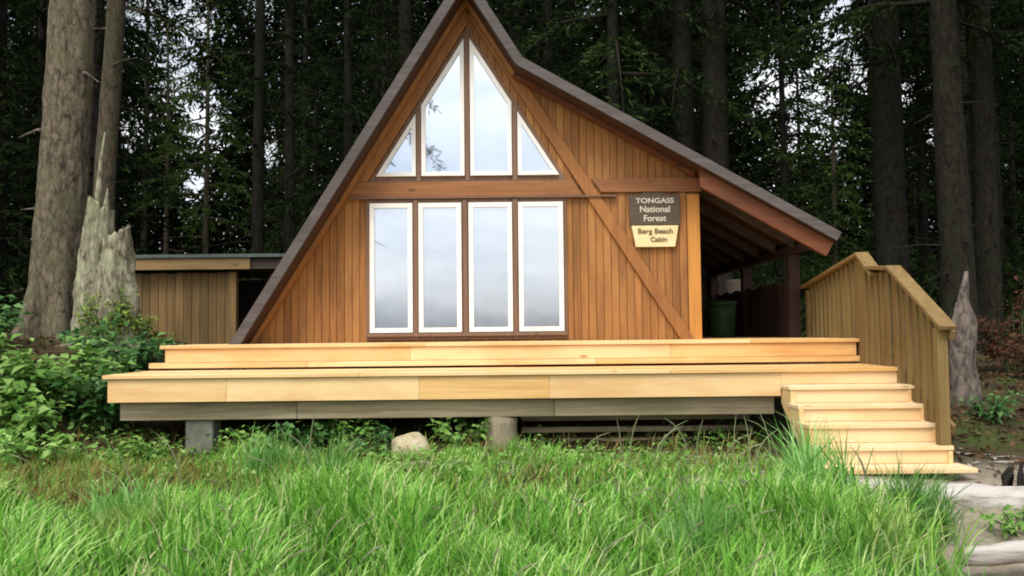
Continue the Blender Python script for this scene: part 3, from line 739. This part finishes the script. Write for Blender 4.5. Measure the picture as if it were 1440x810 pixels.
M['needlebright'] = leafmat('bright young needles', [(0, (.03, .06, .012)), (.6, (.075, .14, .03)), (1, (.15, .22, .06))], .45, 1., spec=0.)
named(288, 23.5, 9.5, 2.6, 1.9, 46, .09, 'needlebright', 'barkolive', 'bright green young hemlock between the dark trunks above the shed', seed=31)
named(232, 29, 10, 3.2, 1.8, 40, .09, 'needlebright', 'barkolive', 'smaller bright green hemlock left of the one above the shed', seed=32)
named(1178, 25, 7.5, .8, 1.7, 44, .08, 'needlebright', 'barkolive', 'bright green sapling rising behind the porch eave end', seed=33)
named(868, 19.5, 21, 5.9, 3.4, 60, .17, 'needlelite', 'barkdark', 'hemlock with drooping olive boughs right above the roof break', seed=34, droop=.8)
T['young'] = named(1130, 27, 8, .5, 1.8, 52, .1, 'needlelite', 'barkdark', 'young green conifer beyond the porch eave', seed=16, needle=.22)

# forest: rows of individual trees
rg = random.Random(21)
GRP = 'trees deep in the forest behind the cabin'
LAB = {'tall': 'tall bare trunked conifer standing deep in the dark forest', 'dark': 'tall dark conifer standing deep in the forest', 'slim': 'slim dark conifer standing deep in the forest', 'mid': 'bushy dark conifer standing deep in the forest', 'young': 'young conifer growing among the dark forest trunks'}
placed = [(-6.1, 12.2), (-7.2, 15.5), (6.9, 15.5), (8.8, 16.6)]
def free(x, y, dmin):
    if -3.9 < x < 5 and y < 18: return False
    if -8 < x < -3.5 and y < 18.4: return False
    return all((x-a)**2+(y-b_)**2 > dmin*dmin for a, b_ in placed)
# directions (px at the horizon) kept thin so the sky shows through
holes = [(265, 105, 1.), (350, 30, .7), (1085, 60, 1.), (1165, 60, .9), (1292, 45, .8)]
def holey(x, y):
    px = 720+x/y*FPX
    return any(abs(px-c) < w for c, w, _ in holes)
count = 0; tries = 0
while count < 88 and tries < 4000:
    tries += 1
    y = rg.uniform(18.5, 50); x = rg.uniform(-.72, .72)*y
    kind = rg.choice(['tall', 'dark', 'dark', 'slim', 'slim', 'mid', 'mid', 'young'])
    if not free(x, y, 1.5 if y < 30 else 1.9): continue
    if holey(x, y) and (kind in ('tall', 'dark', 'mid') or rg.random() < .6): continue
    placed.append((x, y)); count += 1
    plant_tree(T[kind], x, y, rg.uniform(.85, 1.2), rg.uniform(0, 6.28), LAB[kind], GRP+': '+kind)
# trees outside the frame that shade the wood and close the canopy at both sides
for (x, y, k) in ((-11.6, 14.2, 'dark'), (-15, 18.5, 'tall'), (9.8, 13.0, 'tall'), (11.5, 17.5, 'dark'), (-14., 21, 'dark'), (14, 21., 'dark')):
    plant_tree(T[k], x, y, 1.05, rg.uniform(0, 6), 'tall conifer at the outer edge of the clearing beside the cabin', 'trees at the outer edge of the clearing')
# the shore spruce behind the photographer, mirrored in the upper windows
plant_tree(T['tall'], -5.2, -9.5, 1.0, 1.0, 'shore spruce mirrored in the upper left window panes', None, 1.3)

# distant wood: one mass
def far_wood():
    n = 470000; x = RNG.uniform(-1, 1, n)*44; y = RNG.uniform(50, 62, n); zt = RNG.uniform(0, 1, n)**1.1*28-1
    # openings in the far wood, (across, height, radius) in metres
    gaps = [(-24.6, 21.0, 2.2), (-21.8, 16.5, 1.6), (-24.4, 13.2, 1.3), (-20.6, 20., 1.7), (-19.9, 13.5, 1.7), (-20.4, 9.5, .9), (-26.3, 16.6, 1.), (-16.3, 21.4, 1.2), (-15.6, 11.5, .8),
            (16.9, 15.6, 1.5), (19.2, 14.8, 1.7), (21.2, 18.6, 1.5), (20.6, 12.6, 1.2), (21.9, 22, 1.), (22.6, 16.2, 1.1), (25.5, 15., 1.1), (27.4, 14.3, .9), (27.8, 12.2, .9), (18.2, 11.8, .9), (5.2, 21.4, 1.1), (7.4, 20.6, .8), (-33, 19, 1.1), (-28.6, 22, 1.), (29.6, 19.6, .8)]
    z = zt+4.
    f = np.zeros(n)
    for a, b, r in gaps:
        f = np.maximum(f, 1.25-np.hypot(x*57/y-a, (z-b)*.8)/(r*1.4))
    f += .4*np.sin(x*2.9+1)*np.sin(z*2.3+x)+.16*np.sin(x*6.1)*np.cos(z*5.3)
    keep = ~((f > .45) & (RNG.uniform(0, 1, n) < .985))
    x, y, zt = x[keep], y[keep], zt[keep]; n = len(x)
    P = np.stack([x, y, gz(x, y)+zt], 1)
    D = RNG.normal(size=(n, 3))+np.array([0, 0, -.6])
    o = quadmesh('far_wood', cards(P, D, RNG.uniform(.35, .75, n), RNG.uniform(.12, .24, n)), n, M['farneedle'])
    tag(o, 'distant dark conifer wood closing off the view', 'forest', kind='stuff')
far_wood()

# undergrowth on the forest floor
def undergrowth():
    n = 26000; y = RNG.uniform(0, 1, n)**.8*32+16.5; x = RNG.uniform(-.7, .7, n)*y
    ok = ~((x > -3.6) & (x < 4.2) & (y < 17)) & ~((x > -7.3) & (x < -3.6) & (y < 18))
    x, y = x[ok], y[ok]; cl = np.sin(x*1.1+1)*np.cos(y*.9)+np.sin(x*2.3+y*1.7)
    h = np.clip(.35+.4*cl, .08, 1.3)*RNG.uniform(.2, 1, len(x))*1.3
    P = np.stack([x, y, gz(x, y)+h], 1); n = len(x)
    D = RNG.normal(size=(n, 3))+np.array([0, -.2, .1])
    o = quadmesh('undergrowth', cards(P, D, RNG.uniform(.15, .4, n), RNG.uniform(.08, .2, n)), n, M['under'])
    tag(o, 'dark low undergrowth covering the forest floor', 'undergrowth', kind='stuff')
undergrowth()

# ------------------------------------------------------------------ shrubs
def leafshape(P, D, Up, L, W):
    """6-vertex pointed leaf folded along the midrib: two quads per leaf"""
    n = len(P); D = norm(D); R = norm(np.cross(D, Up)); N = np.cross(R, D)
    L = np.asarray(L)[:, None]; W = np.asarray(W)[:, None]
    a = P; tip = P+D*L-N*L*.18; m = P+D*L*.5+N*L*.02
    l1 = P+D*L*.42+R*W*.5+N*W*.18; r1 = P+D*L*.42-R*W*.5+N*W*.18
    return np.stack([a, l1, tip, m, r1], 1).reshape(-1, 3), [(0, 1, 2, 3), (0, 3, 2, 4)]
def shrub(x, y, h, r, nl, ls, mat, label, name='shrub', group=None, ns=14, zoff=0., flat=.3):
    z = g(x, y)+zoff; root = empty(name, (x, y, z-.03), label, 'shrub', group)
    rg_ = np.random.default_rng(int(abs(x*971+y*337)*10) % 99991)
    st = MB(); tips = []
    for k in range(ns):
        a = rg_.uniform(0, 2*PI); rr = r*rg_.uniform(.15, 1)**.6; hh = h*rg_.uniform(.5, 1)*(1-.35*(rr/r)**2)
        p0 = np.array([x+.1*r*math.cos(a), y+.1*r*math.sin(a), z-.05]); p2 = np.array([x+rr*math.cos(a), y+rr*math.sin(a), z+hh]); p1 = (p0+p2)/2+np.array([-.12*rr*math.cos(a), -.12*rr*math.sin(a), .1*hh])
        st.tube([p0, p1, p2], [.012, .008, .003], 4, 0, False); tips.append((p0, p1, p2))
    idx = rg_.integers(0, ns, nl); t = rg_.uniform(.25, 1.02, nl)**.7
    P0 = np.array([tips[i][0] for i in idx]); P1 = np.array([tips[i][1] for i in idx]); P2 = np.array([tips[i][2] for i in idx]); t_ = t[:, None]
    P = P0*(1-t_)**2+2*P1*t_*(1-t_)+P2*t_**2 + rg_.normal(size=(nl, 3))*np.array([.13, .13, .08])*r
    P[:, 2] = np.maximum(P[:, 2], z+.02)
    D = rg_.normal(size=(nl, 3)); D[:, 2] = rg_.uniform(-.6, .35, nl); D = D+norm(P-np.array([x, y, z+h*.4]))*.7
    Up = rg_.normal(size=(nl, 3))*flat+np.array([0, -.35, 1.])
    L = ls*rg_.uniform(.55, 1.2, nl)
    V, F = leafshape(P, D, Up, L, L*.62)
    quadmesh('foliage', V, nl, M[mat], root, 5, F, off=(x, y, z-.03))
    st.build('stems', M['stem'], root)
    return root
def sp(px, py, Y): b = at(px, py, Y); return b.x
shrub(sp(35, 0, 9.0), 9.0, .98, .62, 1100, .14, 'broad', 'bright broad leaved shrub below the big pale trunk')
shrub(sp(100, 0, 9.3), 9.3, .8, .55, 850, .11, 'broad', 'leafy green shrub between the big trunk and the deck end')
shrub(sp(170, 0, 10.2), 10.2, .72, .6, 800, .11, 'broaddark', 'dark green shrub crowding the far left deck corner')
shrub(sp(132, 0, 9.1), 9.1, .62, .55, 750, .12, 'broaddark', 'low dark shrub right in front of the left deck corner')
shrub(sp(20, 0, 8.6), 8.6, .6, .55, 700, .1, 'broad', 'dark leafy shrub at the left margin above the dry grass')
shrub(sp(150, 0, 10.9), 10.9, .8, .42, 520, .085, 'olive', 'olive green shrub climbing the foot of the stump')
shrub(sp(205, 0, 11.2), 11.2, .62, .4, 420, .08, 'olive', 'small olive shrub between the stump and the deck top')
shrub(sp(245, 0, 14.2), 14.2, .35, .4, 260, .08, 'olive', 'small green shrub against the shed planks')
shrub(sp(60, 0, 8.0), 8.0, .4, .5, 360, .1, 'broad', 'low green shrub among the grass on the left')
shrub(sp(-40, 0, 10.6), 10.6, .8, .7, 700, .12, 'broaddark', 'tall dark shrub beside the left frame edge')
# low plants under the deck
for k, (px, Y, h, r, n, ls) in enumerate(((425, 8.75, .38, .3, 200, .08), (500, 8.9, .42, .3, 220, .085), (530, 8.5, .3, .28, 170, .075), (640, 8.7, .34, .3, 230, .075), (665, 9.1, .42, .26, 180, .08), (345, 8.6, .3, .3, 180, .075), (745, 8.55, .22, .2, 90, .07), (215, 8.4, .3, .35, 200, .09))):
    lab = ['leafy plant under the deck right of the square pier', 'leafy plant under the deck left of the pale boulder', 'small plant touching the left of the pale boulder', 'leafy plant between the boulder and the round pier', 'pale green plant leaning on the round pier', 'leafy plant hiding the foot of the square pier', 'small plant at the right foot of the round pier', 'low plant under the left end of the deck'][k]
    shrub(sp(px, 0, Y), Y, h, r, n, ls, 'broad' if k % 2 else 'broaddark', lab, 'plant', None, 9)
# right side brush
shrub(sp(1372, 0, 9.7), 9.7, .42, .34, 260, .08, 'broaddark', 'low dark green shrub at the foot of the grey snag', 'shrub')
shrub(sp(1408, 0, 12.6), 12.6, 1.45, .62, 900, .09, 'red', 'reddish brown bush right of the grey snag')
shrub(sp(1455, 0, 11.6), 11.6, .9, .6, 520, .09, 'red', 'reddish brown bush cut by the right frame edge')
shrub(sp(1300, 0, 13.4), 13.4, 1.1, .6, 520, .1, 'under', 'dark bush behind the middle of the stair railing')

# ------------------------------------------------------------------ grass
def outside(x, y):
    stairs = (x > 2.45) & (x < 3.95) & (y > 7.15)
    right = (x > np.where(y > 6.25, 2.35, 2.15+.36*(y-4.5)+.15*np.sin(y*5.2))) & (y > 3.5)
    return ~(stairs | right)
def blades(n, xr_, yr_, hr, wr, dens=None, lean=.5, hz=None, clump=.35):
    x = RNG.uniform(*xr_, n); y = RNG.uniform(*yr_, n)
    if clump:
        k = 900; cx = RNG.uniform(*xr_, k); cy = RNG.uniform(*yr_, k); i = RNG.integers(0, k, n)
        sel = RNG.uniform(0, 1, n) < .6
        x = np.where(sel, cx[i]+RNG.normal(size=n)*.06, x); y = np.where(sel, cy[i]+RNG.normal(size=n)*.06, y)
    if dens is not None:
        ok = RNG.uniform(0, 1, n) < dens(x, y); x, y = x[ok], y[ok]
    n = len(x)
    h = RNG.uniform(*hr, n)*(hz(x, y) if hz is not None else 1)
    az = RNG.uniform(0, 2*PI, n)+.0; bend = RNG.uniform(.12, lean, n)*h*1.1
    d = np.stack([np.cos(az), np.sin(az), np.zeros(n)], 1); s = np.stack([-np.sin(az+.6), np.cos(az+.6), np.zeros(n)], 1)
    w = RNG.uniform(*wr, n)
    base = np.stack([x, y, gz(x, y)-.03], 1); V = []
    for t, ww in ((0, .8), (.4, 1.), (.75, .7), (1., .06)):
        c = base+d*(bend*t**2)[:, None]+np.array([0, 0, 1.])*(h*(t-.22*t**3*np.minimum(bend/h*1.6, 1)))[:, None]
        V += [c-s*(w*ww*.5)[:, None], c+s*(w*ww*.5)[:, None]]
    V = np.stack(V, 1).reshape(-1, 3)
    return V, n
BF = [(0, 1, 3, 2), (2, 3, 5, 4), (4, 5, 7, 6)]
def hz(x, y):
    big = .8+.28*np.sin(x*1.9+.6)*np.cos(y*1.6+x*.5)+.16*np.sin(x*4.7+y*3.1)
    return np.clip(big*(1-(.5+.24*sm((x+.3)/1.2))*sm((y-6.0)/1.3))*(1-.45*np.clip(dry(x, y), 0, 1)), .25, 1.4)
def dry(x, y): return np.exp(-((x+3.7)/1.5)**2-((y-7.3)/.8)**2)+.6*np.exp(-((x+.15)/.5)**2-((y-6.9)/.6)**2)
def dens_main(x, y):
    inview = np.abs(x) < y*.62+.5
    d = .55+.45*np.sin(x*2.7+y)*np.sin(y*2.3-x*1.2)
    return np.where(inview & outside(x, y), np.clip(d+.3, .25, 1)*(1-.5*np.clip(dry(x, y), 0, 1)), 0)
V, n = blades(100000, (-6.2, 4.2), (2.6, 8.35), (.24, .6), (.007, .019), dens_main, .75, hz)
tag(quadmesh('grass', V, n, M['grass'], None, 8, BF), 'thick bright green beach grass filling the foreground', 'grass', kind='stuff')
V, n = blades(40000, (-6.5, 3.2), (5.4, 9.0), (.1, .3), (.005, .012), lambda x, y: np.where(outside(x, y) & (np.abs(x) < y*.62+.4), np.clip(.10*(y > 7.2)+.5*dry(x, y), 0, 1), 0), .9, None, .2)
tag(quadmesh('dry_grass', V, n, M['drygrass'], None, 8, BF), 'short dry brown and orange grass along the front of the deck', 'grass', kind='stuff')
# tall arching tufts one can tell apart
def tuft(px, Y, h, r, n, label, mat='bluegrass', group=None):
    x = sp(px, 0, Y); z = g(x, Y)
    k = 7; ca = RNG.uniform(0, 2*PI, k); cr = r*RNG.uniform(.1, .75, k); ch = RNG.uniform(.6, 1.05, k); cl = RNG.uniform(0, 2*PI, k); i = RNG.integers(0, k, n)
    b = np.stack([cr[i]*np.cos(ca[i])+RNG.normal(size=n)*.05*r/.36, cr[i]*np.sin(ca[i])*.8+RNG.normal(size=n)*.05, np.full(n, -.03)], 1)
    hh = h*ch[i]*RNG.uniform(.5, 1.08, n); a = cl[i]+RNG.normal(size=n)*1.1
    d = np.stack([np.cos(a), np.sin(a), np.zeros(n)], 1); aa = RNG.uniform(0, 6.28, n); s = np.stack([np.cos(aa), np.sin(aa)*.5, np.zeros(n)], 1)
    bend = hh*RNG.uniform(.05, .8, n); w = RNG.uniform(.006, .014, n); V = []
    for t, ww in ((0, .8), (.4, 1.), (.75, .7), (1., .05)):
        c = b+d*(bend*t**2.2)[:, None]+np.array([0, 0, 1.])*(hh*(t-.38*t**3*np.minimum(bend/hh, 1)))[:, None]
        V += [c-s*(w*ww*.5)[:, None], c+s*(w*ww*.5)[:, None]]
    o = quadmesh('grass_tuft', np.stack(V, 1).reshape(-1, 3), n, M[mat], None, 8, BF); o.location = (x, Y, z)
    tag(o, label, 'grass tuft', group)
tuft(1258, 6.0, .66, .36, 520, 'tall rounded grass tuft in front of the bottom step')
tuft(1120, 6.7, .72, .4, 420, 'tall arching grass tuft below the left side of the stairs')
tuft(1180, 5.2, .55, .4, 420, 'broad grass tuft in front of the pale log end')
tuft(975, 5.6, .6, .42, 420, 'tall pale grass tuft in the right foreground left of the stairs')
tuft(400, 7.6, .55, .35, 330, 'tall grass tuft in front of the square pier')
tuft(470, 7.2, .52, .35, 330, 'tall grass tuft left of the boulder')
tuft(700, 5.0, .5, .4, 380, 'grass tuft in the middle foreground below the round pier', 'grass')
shrub(sp(1405, 0, 6.0), 6.0, .22, .28, 260, .06, 'broad', 'low yellow green weed between the two bleached logs', 'plant', None, 9)
tuft(1310, 4.6, .5, .3, 300, 'grass tuft at the lower right beside the small log')
tuft(205, 6.3, .55, .35, 300, 'grass tuft in the left foreground under the deck corner', 'bluegrass')
# grass stems rising in front of the dark gap
def stems():
    mb = MB(); hd = []
    spots = [(872, 7.9, .62), (912, 7.8, .66), (1075, 7.7, .8), (958, 7.8, .6), (1042, 7.6, .72), (1010, 7.9, .5), (1118, 7.2, .8), (440, 7.5, .75), (188, 6.8, .7), (256, 7.2, .6), (805, 7.9, .45), (1205, 6.4, .7)]
    for px, Y, h in spots:
        for q in range(2):
            x = sp(px, 0, Y)+random.uniform(-.06, .06); z = g(x, Y); dx = random.uniform(-.3, .3); hh = h*random.uniform(.6, 1.05)
            L = [(x+dx*t**2.4, Y-.1*t*t, z-.02+hh*(t-.25*t**3*min(1, abs(dx)*3))) for t in (0, .25, .5, .7, .85, 1)]
            mb.tube(L, [.006, .006, .0055, .005, .004, .0015], 5, 0, False)
    for q in range(110):
        Y = random.uniform(4.2, 7.6); x = random.uniform(-.6, .33)*Y; z = g(x, Y); dx = random.uniform(-.28, .28); hh = random.uniform(.3, .62)*(1 if Y < 6.3 else .7)
        mb.tube([(x+dx*t**2.2, Y-.12*t*t, z-.02+hh*(t-.2*t**3)) for t in (0, .35, .7, .88, 1)], [.0035, .003, .0028, .007, .002], 5, 0, False)
    tag(mb.build('grass_stems', M['seed']), 'thin pale seeding grass stems scattered through the grass and in front of the dark gap under the deck', 'grass', kind='stuff')
stems()

# ------------------------------------------------------------------ boulder, logs, roots
def blob(name, c, r, mat, label, cat, seed=1):
    bm = bmesh.new(); bmesh.ops.create_icosphere(bm, subdivisions=4, radius=1)
    from mathutils import noise
    for v in bm.verts:
        k = 1+.22*noise.noise(v.co*1.3+Vector((seed, 0, 0)))+.1*noise.noise(v.co*3.4+Vector((0, seed, 0)))+.03*noise.noise(v.co*9)
        v.co = Vector((v.co.x*r[0]*k, v.co.y*r[1]*k, v.co.z*r[2]*k))
    me = bpy.data.meshes.new(name); bm.to_mesh(me); bm.free(); me.polygons.foreach_set('use_smooth', [True]*len(me.polygons)); me.materials.append(mat)
    o = bpy.data.objects.new(name, me); COL.objects.link(o); o.location = c; tag(o, label, cat); return o
b = at(578, 628, 8.3); blob('boulder', (b.x, 8.3, b.z-.02), (.185, .16, .15), M['rock'], 'pale yellowish boulder in front of the deck left of the round pier', 'boulder', 3)
def log(pts, rad, label, name='driftwood_log'):
    mb = MB(); P = []; R = []
    for i in range(len(pts)-1):
        a, c = Vector(pts[i]), Vector(pts[i+1])
        for k in range(8): P.append(a.lerp(c, k/8)+Vector((0, random.uniform(-.008, .008), random.uniform(-.008, .008)))); R.append(rad[i]+(rad[i+1]-rad[i])*k/8)
    P.append(Vector(pts[-1])); R.append(rad[-1]); mb.tube(P, R, 18, .045)
    o = mb.build(name, M['log'], None, 0, True); tag(o, label, 'log'); return o
a = at(1190, 688, 6.9); c = at(1540, 722, 6.5)
log([(a.x, 7.0, a.z), (3.15, 6.75, a.z-.05), (c.x, c.y, c.z)], [.07, .125, .165], 'thick bleached driftwood log lying past the bottom step')
a = at(1352, 782, 5.35); c = at(1530, 772, 5.3)
log([tuple(a), tuple(c)], [.055, .075], 'thin bleached log nearest the lower right corner')
a = at(570, 658, 7.9); c = at(640, 656, 7.85)
log([tuple(a), tuple(c)], [.05, .06], 'short brown log piece lying below the pale boulder', 'log')
bx, by = sp(1410, 0, 7.0), 7.05; bz = g(bx, by)
rt = MB()
for k in range(9):
    a_ = random.uniform(0, 6.28); e = Vector((bx+.12*math.cos(a_), by+.1*math.sin(a_), bz-.03)); tp = Vector((bx+.06*math.cos(a_+1), by, bz+random.uniform(.08, .21)))
    rt.tube([e, (e+tp)/2+Vector((random.uniform(-.03, .03), 0, .03)), tp], [.018, .024, .014], 7, .15)
tag(rt.build('tree_root', M['root'], None, 0, True), 'small black tangled root lying on the bare ground at the right edge', 'root')
# scattered driftwood chips on the bare ground
def litter():
    mb = MB()
    for k in range(220):
        x = random.uniform(1.2, 5.4); y = random.uniform(6.6, 8.6)
        if 2.4 < x < 3.9 and y > 7.1: continue
        a_ = random.uniform(0, 3.14); L = random.uniform(.04, .22); z = g(x, y)+.012
        mb.tube([(x, y, z), (x+L*math.cos(a_), y+L*math.sin(a_), z+random.uniform(-.005, .012))], [random.uniform(.005, .014), .004], 5, .1)
    tag(mb.build('driftwood_chips', M['log']), 'pale driftwood chips strewn on the bare ground by the stairs', 'driftwood', kind='stuff')
litter()

n = 26000; x = RNG.uniform(-9, 9.5, n); y = RNG.uniform(6.6, 17, n)
ok = ((x > 2.2) | (x < -3.2)) & ~((x > 2.4) & (x < 3.95) & (y > 7.1)) & (np.abs(x) < y*.7)
x, y = x[ok], y[ok]; n = len(x); P = np.stack([x, y, gz(x, y)+.012], 1); D = RNG.normal(size=(n, 3)); D[:, 2] = np.abs(D[:, 2])*.3
M['litter'] = leafmat('fallen leaves and needles', [(0, (.035, .02, .01)), (.5, (.1, .052, .025)), (.85, (.16, .09, .04)), (1, (.09, .11, .03))], .1, .9)
tag(quadmesh('leaf_litter', cards(P, D, RNG.uniform(.03, .12, n), RNG.uniform(.015, .05, n)), n, M['litter']), 'brown fallen leaves and needles scattered on the bare ground', 'leaf litter', kind='stuff')
n = 7000; x = RNG.uniform(-5, 2.3, n); y = RNG.uniform(7.3, 9.3, n); c_ = np.sin(x*2.1)*np.cos(y*3+x)+.2; ok = RNG.uniform(0, 1, n) < np.clip(c_, .05, 1); x, y = x[ok], y[ok]; n = len(x)
P = np.stack([x, y, gz(x, y)+RNG.uniform(.01, .16, n)], 1); D = RNG.normal(size=(n, 3)); D[:, 2] = RNG.uniform(-.3, .4, n); Lw = RNG.uniform(.03, .075, n)
V, F = leafshape(P, D, RNG.normal(size=(n, 3))*.3+np.array([0, -.3, 1.]), Lw, Lw*.65)
tag(quadmesh('ground_cover', V, n, M['broad'], None, 5, F), 'low leafy weeds creeping along the front of the deck', 'weeds', kind='stuff')

# ------------------------------------------------------------------ light, world, camera
w = bpy.data.worlds.new('World'); S.world = w; w.use_nodes = True; nt = w.node_tree; nt.nodes.clear()
sky = nd(nt, 'ShaderNodeTexSky', sky_type='NISHITA', sun_disc=False); EL, AZ = math.radians(56), math.radians(200)
sky.sun_elevation = EL; sky.sun_rotation = AZ; sky.air_density = 1.2; sky.dust_density = 3.; sky.ozone_density = 1.
hs = nd(nt, 'ShaderNodeHueSaturation'); hs.inputs['Saturation'].default_value = .16; nt.links.new(sky.outputs[0], hs.inputs['Color'])
tcw = nd(nt, 'ShaderNodeTexCoord'); mpw = nd(nt, 'ShaderNodeMapping'); mpw.inputs['Scale'].default_value = (1, 1, 4.5); nt.links.new(tcw.outputs['Generated'], mpw.inputs[0])
nzw = nd(nt, 'ShaderNodeTexNoise', i_Scale=2.6, i_Detail=6., i_Roughness=.55); nt.links.new(mpw.outputs[0], nzw.inputs['Vector'])
rw = ramp(nt, [(.34, (.8, .86, .97)), (.62, (1.3, 1.28, 1.25))]); nt.links.new(nzw.outputs[0], rw.inputs[0])
cloud = mix(nt, hs.outputs[0], rw.outputs[0], 1., 'MULTIPLY')
bg = nd(nt, 'ShaderNodeBackground'); bg.inputs['Strength'].default_value = .15; nt.links.new(cloud, bg.inputs[0])
ow = nd(nt, 'ShaderNodeOutputWorld'); nt.links.new(bg.outputs[0], ow.inputs[0])
sl = bpy.data.lights.new('sun', 'SUN'); sl.energy = 1.3; sl.angle = math.radians(22); sl.color = (1, .95, .87)
so = bpy.data.objects.new('sun', sl); COL.objects.link(so)
sd = Vector((math.sin(AZ)*math.cos(EL), math.cos(AZ)*math.cos(EL), math.sin(EL)))
so.rotation_euler = sd.to_track_quat('Z', 'Y').to_euler()
cd = bpy.data.cameras.new('camera'); cd.sensor_width = 36; cd.lens = 36*FPX/1440; cd.clip_start = .05; cd.clip_end = 6000
co = bpy.data.objects.new('camera', cd); COL.objects.link(co)
mw = Matrix((CR, CU, -CF)).transposed().to_4x4(); mw.translation = (0, 0, EYE); co.matrix_world = mw
S.camera = co
S.view_settings.view_transform = 'Standard'; S.view_settings.look = 'None'; S.view_settings.gamma = 1; S.view_settings.exposure = .6
S.view_settings.use_curve_mapping = False
S.cycles.filter_width = 1.9; S.cycles.max_bounces = 6; S.cycles.diffuse_bounces = 3; S.cycles.transparent_max_bounces = 4
try: S.cycles.use_denoising = True
except Exception: pass
